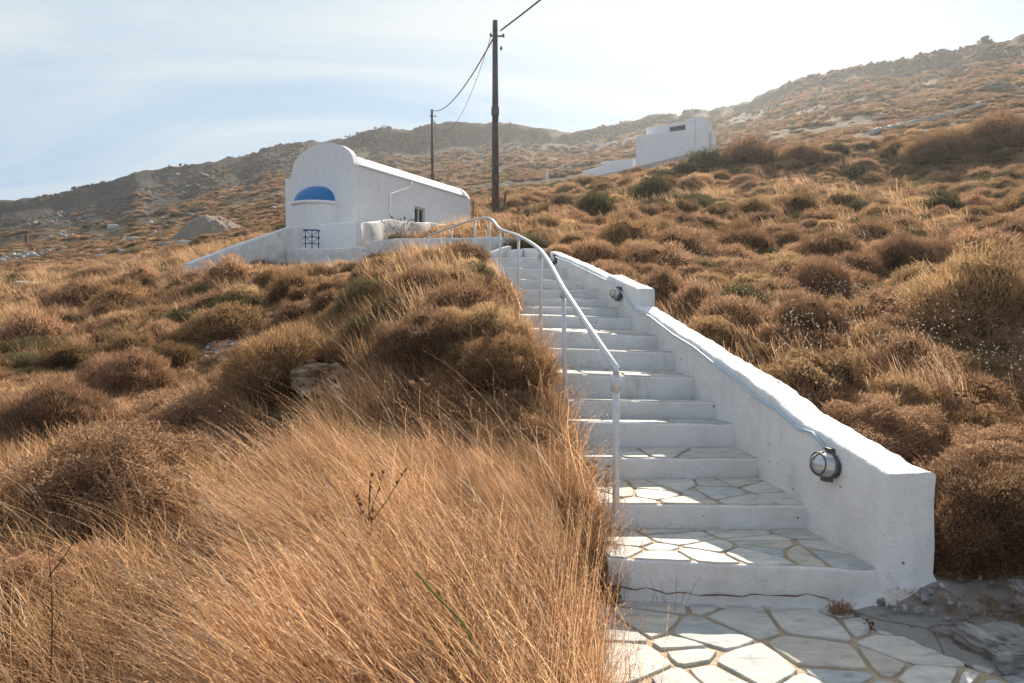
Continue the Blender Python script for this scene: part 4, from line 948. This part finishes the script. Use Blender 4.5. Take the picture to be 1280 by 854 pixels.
for i, (px, py, w0, kn, lb, hk, bg_) in enumerate(HB): put_bush(px, py, w0, kn, lb, hk, bg_, 'twiggy_shrub' if kn.startswith('leafy') else 'cushion_shrub', None, i)
# fill: shrubs over the slopes by real size, nearest as individuals, rest joined as stuff
cand = []; rf = np.random.default_rng(21); tries = 0
grid = {}
def near_ok(x, y, r0):
    for (a, b, c) in placed:
        if abs(a - x) < 4 and (a - x) ** 2 + (b - y) ** 2 < ((r0 + c) * .66) ** 2: return False
    return True
while len(cand) < 2300 and tries < 30000:
    tries += 1; lY = rf.uniform(math.log(4.5), math.log(75)); Y = math.exp(lY); px = rf.uniform(-120, 1420); X = (px - 640) / F * Y
    r0 = rf.choice([rf.uniform(.2, .4), rf.uniform(.35, .75)]) * (1.2 if Y > 15 else 1) * (1.25 if Y > 35 else 1)
    if blocked(np.array(X), np.array(Y), r0 * .8): continue
    if X < XLf(Y) and Y < 6.8 and px > 190: continue
    g_ = float(fbm(np.array([X * .25]), np.array([Y * .25]), 3)[0])
    if px < 640 and g_ < -.12 and Y < 20: continue
    if px < 640 and rf.random() < .35: continue
    if 300 < px < 630 and 11 < Y < 23: r0 *= .55
    if not near_ok(X, Y, r0): continue
    placed.append((X, Y, r0)); cand.append((X, Y, r0, g_))
cand.sort(key=lambda c: -c[2] / c[1])
NI = 290 - len(HB)
ZONE = [('left', lambda x, y: x < -.2 and y < 24, 'low dry cushion shrub on the near slope left of the staircase', 'cushion shrubs on the slope left of the stairs'),
        ('leftfar', lambda x, y: x < -.2, 'dry cushion shrub on the hillside around the chapel', 'cushion shrubs around the chapel'),
        ('right', lambda x, y: y < 24, 'brown cushion shrub among others on the slope right of the stair wall', 'cushion shrubs on the slope right of the stair wall'),
        ('rightfar', lambda x, y: True, 'brown shrub among others on the upper slope towards the hillside house', 'shrubs on the upper right slope')]
def tone(x, y, g):
    u = rf.random()
    if x < -.2 and y < 24: return 'olive' if u < .38 else 'grey' if u < .55 else 'russet' if u < .70 else 'yellow' if u < .82 else 'green'
    if x < -.2: return 'green' if u < .4 else 'olive' if u < .7 else 'grey'
    return 'grey' if u < .5 else 'olive' if u < .68 else 'russet' if u < .82 else 'yellow' if u < .93 else 'green'
LMK = [(620, 150, 'the tall pole'), (838, 185, 'the hillside house'), (1035, 350, 'the highest round mound'), (1018, 405, 'the broad round mound'), (1156, 315, 'the long mound shrub'), (815, 375, 'the notch in the stair wall'),
       (694, 323, 'the far lamp'), (1235, 370, 'the fuzzy shrub at the right edge'), (1180, 445, 'the tall tan grass tuft'), (1035, 470, 'the leafy shrub behind the wall'), (1200, 650, 'the lower end of the stair wall'), (1120, 540, 'the russet shrub behind the lower wall'),
       (392, 475, 'the squarish brown rock'), (280, 440, 'the patch of loose stones'), (60, 510, 'the big dark shrub at the left edge'), (130, 600, 'the orange-brown mat'), (240, 285, 'the gravel mound'), (280, 320, 'the sloping boundary wall'), (400, 360, 'the cluster under the retaining wall'),
       (28, 357, 'the white stones at left'), (530, 430, 'the long russet hummock'), (590, 325, 'the crest beside the upper steps'), (540, 200, 'the distant pole'), (400, 230, 'the chapel'), (655, 272, 'the leaning rusty post'), (859, 294, 'the thin post on the slope'), (969, 215, 'the tiny dark post'), (1112, 197, 'the grey post far up the slope'), (1160, 150, 'the faint road wall')]
USED = set()
def lab(x, y, z, r0, tn):
    for k in range(8):
        l_ = lab1(x, y, z, r0, tn, k)
        if l_ not in USED and len(l_.replace('-', ' ').split()) <= 16: break
    USED.add(l_); return l_
def lab1(x, y, z, r0, tn, k):
    px = 640 + F * x / y; py = 375 + (EYE - z) * F / y; a = sorted(LMK, key=lambda l: (l[0] - px) ** 2 + ((l[1] - py) * 1.5) ** 2)[k]; dx_, dy_ = px - a[0], py - a[1]; d = math.hypot(dx_, dy_)
    wd = 'close to ' if d < 14 else (('just ' if d < 38 else 'well ' if d > 95 else '') + (('above ' if dy_ < 0 else 'below ') if abs(dx_) < abs(dy_) * .45 else ('left of ' if dx_ < 0 else 'right of ') if abs(dy_) < abs(dx_) * .45 else ('up and ' if dy_ < 0 else 'down and ') + ('left of ' if dx_ < 0 else 'right of ')))
    w_ = 2 * r0 / y * F; return ('large ' if w_ > 75 else 'small ' if w_ < 34 else 'mid-sized ') + {'olive': 'olive-brown', 'grey': 'grey-brown', 'russet': 'reddish-brown', 'yellow': 'yellow-brown', 'green': 'dull green'}[tn] + ' cushion shrub ' + wd + a[2]
for i, (x, y, r0, g_) in enumerate(cand[:NI]):
    z = hz1(x, y); zn = [q for q in ZONE if q[1](x, y)][0]
    tn = tone(x, y, g_); o = obj('cushion_shrub', BUSH[tn][i % 3], None, (x, y, z - .08 * r0)); o.rotation_euler = (0, 0, i * 2.399); o.scale = (r0, r0 * rf.uniform(.8, 1.15), r0 * rf.uniform(.6, 1.05)); tag(o, lab(x, y, z, r0, tn), 'shrub', zn[3])
LOW = [bush_mesh('distant_shrub', 300 + i, 420, m_, .62, .3, .06, .3, .4) for i, m_ in enumerate([M['grey'], M['olive'], M['russet'], M['green'], M['yellow']])]
MIDB = [BUSH[k][i] for k in ('grey', 'olive', 'russet', 'green', 'yellow') for i in (0, 1)]
rest = cand[NI:]
if rest:
    a = np.array(rest); zz_ = H(a[:, 0], a[:, 1]); ro = np.zeros((len(a), 3)); ro[:, 2] = rf.random(len(a)) * 6.28
    tagk(scatter('distant_shrubs', np.stack([a[:, 0], a[:, 1], zz_ - .05], -1), ro, s3(a[:, 2], -.2), rf.integers(0, len(MIDB), len(a)), MIDB), 'further dry shrubs between the larger ones on the slopes')
# far hillside shrub cover
n = 52000; a = rf.uniform(-.66, .66, n); r = np.exp(rf.uniform(math.log(48), math.log(340), n)) ; r = 48 + (r - 48) * 1.0
X, Y = np.sin(a) * r, np.cos(a) * r; g_ = fbm(X * .05, Y * .05, 4) + .35 * fbm(X * .4, Y * .4, 2)
keep = (g_ > -.14) & ~blocked(X, Y, 1.0) & (r < RS(a) - 4) & ((r - R1) / (RS(a) - R1) < .72 + .5 * g_ - .25 * np.clip(-a * 1.2, -.4, .35)); X, Y, r = X[keep], Y[keep], r[keep]; n = len(X); Z = H(X, Y)
ro = np.zeros((n, 3)); ro[:, 2] = rf.random(n) * 6.28; sc_ = rf.uniform(.3, .75, n) * np.clip(r / 110, .9, 1.9)
tagk(scatter('far_hillside_scrub', np.stack([X, Y, Z - .1], -1), ro, s3(sc_, -.15), rf.choice(5, n, p=[.38, .32, .08, .17, .05]), LOW), 'scattered low scrub covering the distant hillside')
# scattered stones on the hillside
STN = [rock_mesh(50 + i, 1, .8, .55, 2, .45) for i in range(4)]
for i, q in enumerate(STN): q.materials.append(M['rockwhite'] if i % 2 else M['rock'])
n = 5200; a = rf.uniform(-.66, .66, n); r = np.exp(rf.uniform(math.log(22), math.log(330), n)); X, Y = np.sin(a) * r, np.cos(a) * r
g_ = fbm(X * .08 + 40, Y * .08, 4); keep = (g_ > .10) & ~blocked(X, Y, 1) & ((r > 60) | (a < -.3)); X, Y, r = X[keep], Y[keep], r[keep]; n = len(X); Z = H(X, Y); ro = rf.random((n, 3)) * np.array([.4, .4, 6.28])
tagk(scatter('scattered_stones', np.stack([X, Y, Z], -1), ro, s3(rf.uniform(.12, .42, n) * np.clip(r / 80, .5, 2.2)), rf.integers(0, 4, n), STN), 'grey and pale stones strewn over the hillside')
# dark crags along the crest
CRG = [rock_mesh(70 + i, 1, .8, .7, 2, .6) for i in range(4)]
M['crag'] = mrock('dark_crag', (.085, .08, .075), (.04, .038, .036), (.16, .15, .14))
for q in CRG: q.materials.append(M['crag'])
n = 15000; a = rf.uniform(-.66, .66, n); fr = 1 - np.abs(rf.normal(0, .16, n)); r = R1 + (RS(a) - R1) * fr; X, Y = np.sin(a) * r, np.cos(a) * r
keep = (fbm(X * .05 + 3, Y * .05, 4) > -.05) & (r > 120); X, Y, r = X[keep], Y[keep], r[keep]; n = len(X); Z = H(X, Y)
tagk(scatter('crest_rocks', np.stack([X, Y, Z - .1], -1), rf.random((n, 3)) * np.array([.5, .5, 6.28]), s3(np.exp(rf.normal(-.95, .5, n))), rf.integers(0, 7, n), CRG + [LOW[0], LOW[3], LOW[1]]), 'dark weathered rocks along the crest of the hill')
# rubble bank at left: march for points in the picture band
pts = []
for k in range(520):
    px = rf.uniform(150, 232) if k % 3 else rf.uniform(0, 150); py = rf.uniform(314, 334); h = march(px, py)
    if h: pts.append(h)
for k in range(160):
    h = march(rf.uniform(255, 312), rf.uniform(428, 452))
    if h: pts.append((h[0], h[1], h[2] - .0))
for k in range(140):
    h = march(rf.uniform(0, 30), rf.uniform(425, 470))
    if h: pts.append((h[0], h[1], h[2] - .0))
P_ = np.array(pts); n = len(P_)
tagk(scatter('rubble', P_, rf.random((n, 3)) * np.array([.5, .5, 6.28]), s3(rf.uniform(.15, .55, n) * P_[:, 1] / 105), rf.integers(0, 4, n), STN), 'loose whitish rubble lying on banks of the left slope')

# ground cover of dry herbs
HERB = [bush_mesh('dry_herb', 400 + i, 260, m_, .8, .5, .018, .3, .7, .6, False, False) for i, m_ in enumerate([M['russet'], M['grey'], M['pale'], M['yellow'], M['russet']])]
TUFT = [blades_mesh('grass_tuft', 450 + i, 46, m_, .16, (.16, .38), (-.35, .05), .0030, 3, .08, .25) for i, m_ in enumerate([M['pale'], M['straw'], M['pale'], M['stalk']])]
n = 34000; Y = np.exp(rf.uniform(math.log(2.0), math.log(62), n)); px = rf.uniform(-150, 1430, n); X = (px - 640) / F * Y
keep = ~blocked(X, Y, .05); X, Y = X[keep], Y[keep]; n = len(X); Z = H(X, Y); ro = np.zeros((n, 3)); ro[:, 2] = rf.random(n) * 6.28
g_ = fbm(X * .5, Y * .5, 3); grow = np.clip(Y / 18, .75, 2.2)
tagk(scatter('dry_herb_cover', np.stack([X, Y, Z - .02], -1), ro, s3(rf.uniform(.07, .17, n) * grow), np.where((g_ > .1) | (Y < 5), rf.integers(0, 2, n), rf.integers(0, 5, n)), HERB), 'low dry twiggy herbs covering the slopes')
n = 17000; Y = np.exp(rf.uniform(math.log(2.2), math.log(60), n)); px = rf.uniform(-150, 1430, n); X = (px - 640) / F * Y; g_ = fbm(X * .3 + 7, Y * .3, 3)
keep = ~((Y < 4.6) & (px < 260) & (rf.random(n) < .8)) & ~blocked(X, Y, .03) & (((g_ > .16) & (rf.random(n) < .6)) | (X < -.0) & (g_ > -.12)); X, Y = X[keep], Y[keep]; n = len(X); Z = H(X, Y); ro = np.zeros((n, 3)); ro[:, 2] = rf.normal(0, .35, n)
tagk(scatter('dry_grass_tufts', np.stack([X, Y, Z], -1), ro, s3(rf.uniform(.7, 1.25, n) * np.clip(Y / 14, .9, 2.6)), rf.integers(0, 4, n), TUFT), 'short pale dry grass between the shrubs')

# tall golden grass of the foreground
TALL = [blades_mesh('tall_grass', 500 + i, 58, m_, .10, hh_, ln, .0019, 9, .09, .21, hd) for i, (m_, ln, hd, hh_) in enumerate([(M['straw'], (-.52, .0), 1.3, (.5, .95)), (M['straw'], (-.62, .0), 0, (.35, .8)), (M['pale'], (-.50, -.1), 1.8, (.55, .98)), (M['straw'], (-.30, .1), 0, (.25, .65)), (M['stalk'], (-.5, .0), 0, (.3, .85))])]
X = []; Yl = []
while len(X) < 1350:
    y = rf.uniform(1.75, 8.5); x = XLf(y) + .02 - rf.random() ** 1.0 * 4.2; 
    if y < 3.7: x = min(x, .34 - rf.random() * .1) if x > .34 else x
    px = 640 + x / y * F; lim = 330 + 120 * float(vnoise(np.array([y * 1.5]), np.array([3.]))[0]) + (max(0, y - 5.2) * 110)
    if px < lim and rf.random() > .01: continue
    if float(fbm(np.array([x * 1.9 + 5]), np.array([y * 1.9]), 3)[0]) < -.08 and rf.random() < .85: continue
    if px > 470 and rf.random() < (y - 4.5) / 1.0: continue
    if rf.random() < (y - 4.5) / .9: continue
    X.append(x); Yl.append(y)
X = np.array(X); Y = np.array(Yl); n = len(X); Z = H(X, Y); ro = np.zeros((n, 3)); ro[:, 2] = rf.normal(0, .35, n) + 1.1 * fbm(X * 1.3, Y * 1.3, 3)
pxx = 640 + X / Y * F; hs = (1 - .45 * np.clip((pxx - 450) / 180, 0, 1) * np.clip((Y - 3.2) / .6, 0, 1)) * (1 - .3 * np.clip((Y - 3.9) / 1, 0, 1)) * .92 + .16 * fbm(X * 1.2 + 3, Y * 1.2, 3); sc3 = np.stack([hs, hs, hs * rf.uniform(.65, 1.12, n)], -1)
tagk(scatter('tall_golden_grass', np.stack([X, Y, Z - .02], -1), ro, sc3, rf.choice(5, n, p=[.32, .26, .18, .16, .08]), TALL), 'tall golden dry grass leaning left beside the path')
EDGE = [blades_mesh('edge_stalk', 540 + i, 7, m_, .07, (.22, .62), (ln, -.05), .0017, 8, .25, .22, 1.2) for i, (m_, ln) in enumerate([(M['straw'], .38), (M['pale'], .2), (M['stalk'], .3), (M['straw'], .05)])]
n = 420; Y = rf.uniform(2.3, 6.8, n); X = np.where(Y < 3.8, .37, XLf(Y) - .02) - rf.random(n) ** 1.5 * .22; Z = H(X, Y); ro = np.zeros((n, 3)); ro[:, 2] = rf.normal(0, .6, n)
tagk(scatter('loose_edge_stalks', np.stack([X, Y, Z], -1), ro, s3(rf.uniform(.6, 1.1, n)), rf.integers(0, 4, n), EDGE), 'loose dry stalks leaning over the left edge of the steps and path')
# single taller stalks standing out of the golden grass
TALLER = [blades_mesh('taller_stalk', 580 + i, 4, m_, .15, (.8, 1.1), (ln, 0), .0021, 10, .16, .14, 1.6) for i, (m_, ln) in enumerate([(M['pale'], -.5), (M['flower'], -.42), (M['straw'], -.6), (M['stalk'], -.3)])]
n = 330; Y = rf.uniform(1.9, 4.8, n); px = rf.uniform(300, 800, n); X = np.minimum((px - 640) / F * Y, np.where(Y < 3.8, .3, XLf(Y) - .06)); Z = H(X, Y); ro = np.zeros((n, 3)); ro[:, 2] = rf.normal(0, .35, n)
tagk(scatter('taller_pale_stalks', np.stack([X, Y, Z], -1), ro, s3(rf.uniform(.7, 1.0, n)), rf.choice(4, n, p=[.45, .1, .3, .15]), TALLER), 'taller pale stalks standing out of the golden grass')
# long pale loose stalks at the lower left
LONG = [blades_mesh('long_stalk', 560 + i, 5, M['pale'], .2, (.5, .95), (-.6, .1), .0020, 9, .3, .32, 1.6) for i in range(4)]
n = 200; Y = rf.uniform(1.9, 4.0, n); px = rf.uniform(-40, 420, n); X = (px - 640) / F * Y; Z = H(X, Y); ro = np.zeros((n, 3)); ro[:, 2] = rf.normal(0, .5, n)
tagk(scatter('long_pale_stalks', np.stack([X, Y, Z], -1), ro, s3(rf.uniform(.7, 1.0, n)), rf.integers(0, 4, n), LONG), 'long arching pale grass stalks at the lower left')
# white dry flower heads
def flower_mesh(seed):
    r_ = np.random.default_rng(seed); V = []; Fc = []; mi = []
    for q in range(5):
        bx_, by_ = r_.normal(0, .12, 2); h_ = r_.uniform(.16, .36); tx, ty = bx_ + r_.normal(0, .05), by_ + r_.normal(0, .05); b = len(V)
        V += [(bx_ - .0012, by_, 0), (bx_ + .0012, by_, 0), (tx, ty, h_)]; Fc.append((b, b + 1, b + 2)); mi.append(1)
        for a in range(5):
            b = len(V); an = a * 1.257 + r_.random(); rr = .0075; V += [(tx, ty, h_ - .002), (tx + rr * math.cos(an), ty + rr * math.sin(an), h_ + .006), (tx + rr * math.cos(an + 1), ty + rr * math.sin(an + 1), h_ + .007), (tx, ty, h_ + .012)]
            Fc += [(b, b + 1, b + 2), (b + 1, b + 2, b + 3)]; mi += [0, 0]
    return mesh('white_flower', np.array(V), np.array(Fc), [M['flower'], M['stalk']], False, np.array(mi))
FL = [flower_mesh(i) for i in range(4)]
n = 900; Y = np.exp(rf.uniform(math.log(5.2), math.log(20), n)); px = np.where(rf.random(n) < .85, rf.uniform(800, 1400, n), rf.uniform(380, 760, n)); X = (px - 640) / F * Y; g_ = fbm(X * .6 + 2, Y * .6, 2)
keep = ~blocked(X, Y, .1) & (g_ > -.05); X, Y = X[keep], Y[keep]; n = len(X); Z = H(X, Y) + rf.uniform(0, .12, n); ro = np.zeros((n, 3)); ro[:, 2] = rf.random(n) * 6.28
tagk(scatter('white_flower_specks', np.stack([X, Y, Z], -1), ro, s3(rf.uniform(.8, 1.3, n)), rf.integers(0, 4, n), FL), 'tiny white dry flower heads dotting the slopes')

# debris on the apron
n = 420; X = rf.uniform(1.75, 2.9, n); Y = rf.uniform(2.5, 3.6, n); kp = X > APX(Y) + .02 + .25 * rf.random(n); X, Y = X[kp], Y[kp]; n = len(X); Z = AP(X, Y) + .012
tagk(scatter('pebbles', np.stack([X, Y, Z], -1), rf.random((n, 3)) * 6, s3(np.exp(rf.normal(-4.7, .6, n))), rf.integers(0, 4, n), STN), 'small pebbles and crumbs on the grey concrete beside the path')
n = 260; X = rf.uniform(1.9, 3.0, n); Y = rf.uniform(2.6, 3.75, n); kp = (X > APX(Y) + .3) ; X, Y = X[kp], Y[kp]; n = len(X); Z = AP(X, Y) + .005; ro = np.zeros((n, 3)); ro[:, 2] = rf.random(n) * 6.28
tagk(scatter('dry_litter', np.stack([X, Y, Z], -1), ro, s3(rf.uniform(.02, .07, n), -.4), rf.integers(0, 5, n), HERB), 'dry twigs and litter at the foot of the reddish shrub')
# ---- single plants
def seed_plant(px, py, n, h, spread, label, seed, head=.022, m_=None, y_at=None, lean=(-.1, 0)):
    hit = march(px, py) if y_at is None else None
    if y_at is not None: p = at(px, py, y_at); hit = (p.x, p.y, hz1(p.x, p.y))
    if hit is None: return
    r_ = random.Random(seed); t = thing('seed_head_plant', label, 'dry plant', hit); a = MB(); heads = MB()
    for k in range(n):
        an = r_.random() * 6.28; sp = spread * r_.uniform(.2, 1); hh = h * r_.uniform(.6, 1); bx_, by_ = r_.uniform(-.04, .04), r_.uniform(-.04, .04)
        e = Vector((bx_ + sp * math.cos(an) + lean[0] * hh, by_ + sp * math.sin(an) + lean[1] * hh, hh)); mid = Vector((bx_ + (e.x - bx_) * .35, by_ + (e.y - by_) * .35, hh * .55))
        a.tube([(bx_, by_, -.05), mid, e], [.003, .0024, .0016], 4, False)
        br = [e] if r_.random() < .5 else [e, e + Vector((r_.uniform(-.05, .05), r_.uniform(-.05, .05), r_.uniform(-.06, .0)))]
        if len(br) > 1: a.tube([mid.lerp(e, .6), br[1]], [.002, .0014], 4, False)
        for c in br:
            rr = head * r_.uniform(.7, 1.2); prf = [(0, -rr * .5), (rr * .75, -rr * .35), (rr, 0), (rr * .8, rr * .3), (rr * .35, rr * .42), (0, rr * .35)]
            heads.lathe(prf, c, 8, (r_.uniform(-.3, .3), r_.uniform(-.3, .3), 1))
            for q in range(9):
                d = Vector((r_.gauss(0, 1), r_.gauss(0, 1), r_.gauss(0, .6))).normalized(); u = d.cross(Vector((.3, .1, 1))).normalized() * rr * .12; heads.add([c + u, c - u, c + d * rr * 1.35], [(0, 1, 2)])
    a.build('stem', M['stalk'], t); kind(heads.build('seed_heads', m_ or M['seed'], t), 'stuff'); return t
seed_plant(1262, 575, 16, .62, .22, 'tall dry plant with many round brown seed heads at the right edge', 1, .021)
seed_plant(1225, 560, 8, .42, .16, 'smaller dry plant with round seed heads left of the one at the right edge', 2, .02)
seed_plant(1050, 505, 9, .5, .16, 'upright stalks with round seed heads rising from the yellow leafy shrub', 3, .018)
seed_plant(1180, 545, 3, .34, .08, 'few thin stalks with seed heads in front of the tall tan grass tuft', 4, .02)
seed_plant(740, 600, 12, .42, .12, 'dry plant with round brown seed heads against the middle steps, beside the lower post', 5, .018, None, 4.75, (.1, 0))
seed_plant(395, 472, 7, .2, .15, 'cluster of pale papery seed heads right of the squarish brown rock', 6, .05, M['pale'])
seed_plant(525, 512, 6, .22, .1, 'small pale seed heads in the tall grass below the russet hummock', 7, .03, M['pale'])
seed_plant(505, 300, 22, .9, .7, 'tall thin weeds with seed heads in front of the long chapel wall', 8, .028, None, 22)
seed_plant(470, 318, 18, .8, .5, 'thin weeds with seed heads in front of the retaining wall', 9, .024, None, 17)
seed_plant(1245, 345, 10, .8, .3, 'high stalks with seed heads above the tall fuzzy shrub', 10, .03)
def branchy(px, py, Y, h, label, seed, m_, nb=7, blobs=True, lean=0., name='branching_stem'):
    p = at(px, py, Y); z = hz1(p.x, p.y); r_ = random.Random(seed); t = thing(name, label, 'dry plant', (p.x, p.y, z)); a = MB(); s = MB()
    mainp = [Vector((lean * k / 6 * h + r_.uniform(-.008, .008), r_.uniform(-.008, .008), h * k / 6 - .03)) for k in range(7)]; a.tube(mainp, [.0045 - .0005 * k for k in range(7)], 5, False)
    for k in range(nb):
        f = r_.uniform(.5, .95); b = mainp[0].lerp(mainp[-1], f); an = r_.random() * 6.28; L = h * r_.uniform(.16, .32); e = b + Vector((math.cos(an) * L * .55, math.sin(an) * L * .4, L * .8)); a.tube([b, b.lerp(e, .5) + Vector((0, 0, -.01)), e], [.0026, .002, .0014], 4, False)
        if blobs:
            for q in range(6):
                c = b.lerp(e, r_.uniform(.35, 1)) + Vector((r_.uniform(-.008, .008), 0, r_.uniform(-.005, .01))); rr = r_.uniform(.004, .008); s.lathe([(0, -rr), (rr * .8, -rr * .3), (rr * .7, rr * .5), (0, rr * 1.3)], c, 5)
    a.build('stem', m_, t)
    if blobs: kind(s.build('seeds', m_, t), 'stuff')
    return t
M['darkstalk'] = veg('dark_reddish_stalk', [(0, (.10, .045, .03)), (1, (.20, .09, .055))], .1)
branchy(460, 760, 2.9, .86, 'dark branching stem with small seed pods standing in the golden grass', 11, M['darkstalk'], 11, True, .02)
branchy(60, 760, 2.7, .80, 'tall thin reddish stem at the lower left', 12, M['darkstalk'], 3, False, .02)
branchy(240, 800, 2.5, .55, 'leaning reddish stem in the lower left grass', 13, M['darkstalk'], 3, False, .3)
branchy(285, 470, 20, .0 + 2.0, 'leafless grey bush-like stem against the white boundary wall', 14, M['grey'], 16, False, .0)
branchy(1105, 690, 3.45, .33, 'thin bare twig with seeds leaning against the wall end', 15, M['darkstalk'], 5, True, -.2) 
gs = MB(); q = [at(520, 715, 2.2), at(545, 745, 2.15), at(575, 775, 2.1), at(590, 800, 2.05), at(605, 835, 2.0), at(615, 870, 1.98)]; gs.tube(catmull(q, 4), .0036, 5); q2 = [at(525, 795, 2.2), at(550, 808, 2.15), at(590, 815, 2.08), q[4]]; gs.tube(catmull(q2, 4), .003, 5)
q3 = q[5]; gs.tube([q3, Vector((q3.x + .02, q3.y, hz1(q3.x, q3.y) - .02))], .004, 5)
tag(gs.build('green_stem', M['greenstem'], None, True), 'bright green branching stem at the bottom of the golden grass', 'plant')
# tall tan tuft on the right, small tuft at foot of first riser
def tuft(px, py, Y, label, n, spread, h, lean, m_, seed, w_=.003):
    if Y is None: hh = march(px, py); x, y = hh[0], hh[1]
    else: p = at(px, py, Y); x, y = p.x, p.y
    z = hz1(x, y) if not (1.0 < x < 3 and y < 3.7) else 0.0
    o = obj('grass_tuft', blades_mesh('grass_tuft', seed, n, m_, spread, h, lean, w_, 6, .2, .12, 1.2), None, (x, y, z)); tag(o, label, 'grass tuft'); return o
tuft(1195, 530, None, 'tall tan grass tuft standing alone on the right slope', 260, .10, (.35, .75), (-.3, 0), M['straw'], 71)
tuft(1050, 768, 3.60, 'small dry tuft at the foot of the lowest riser', 110, .05, (.05, .13), (-.1, -.2), M['stalk'], 72, .0022)
tuft(830, 775, 3.62, 'thin dry stalks standing at the path edge by the lowest riser', 16, .09, (.3, .55), (.12, 0), M['stalk'], 73, .002)
tuft(800, 640, 4.1, 'sparse reddish stalks overhanging the second step', 14, .08, (.2, .45), (.2, 0), M['stalk'], 74, .002)

# ------------------------------------------------------------------ haze
m = bpy.data.materials.new('air'); m.use_nodes = True; t = m.node_tree; t.nodes.clear()
pv = N(t, 'ShaderNodeVolumePrincipled', i_Density=.00024, i_Anisotropy=.56); pv.inputs['Color'].default_value = (.93, .96, 1, 1)
t.links.new(pv.outputs[0], N(t, 'ShaderNodeOutputMaterial').inputs['Volume'])
b = MB(); b.box(-420, -60, -150, 420, 470, 122); hzo = b.build('haze', m); kind(hzo, 'stuff'); hzo['label'] = 'thin pale daylight haze over the whole hillside'
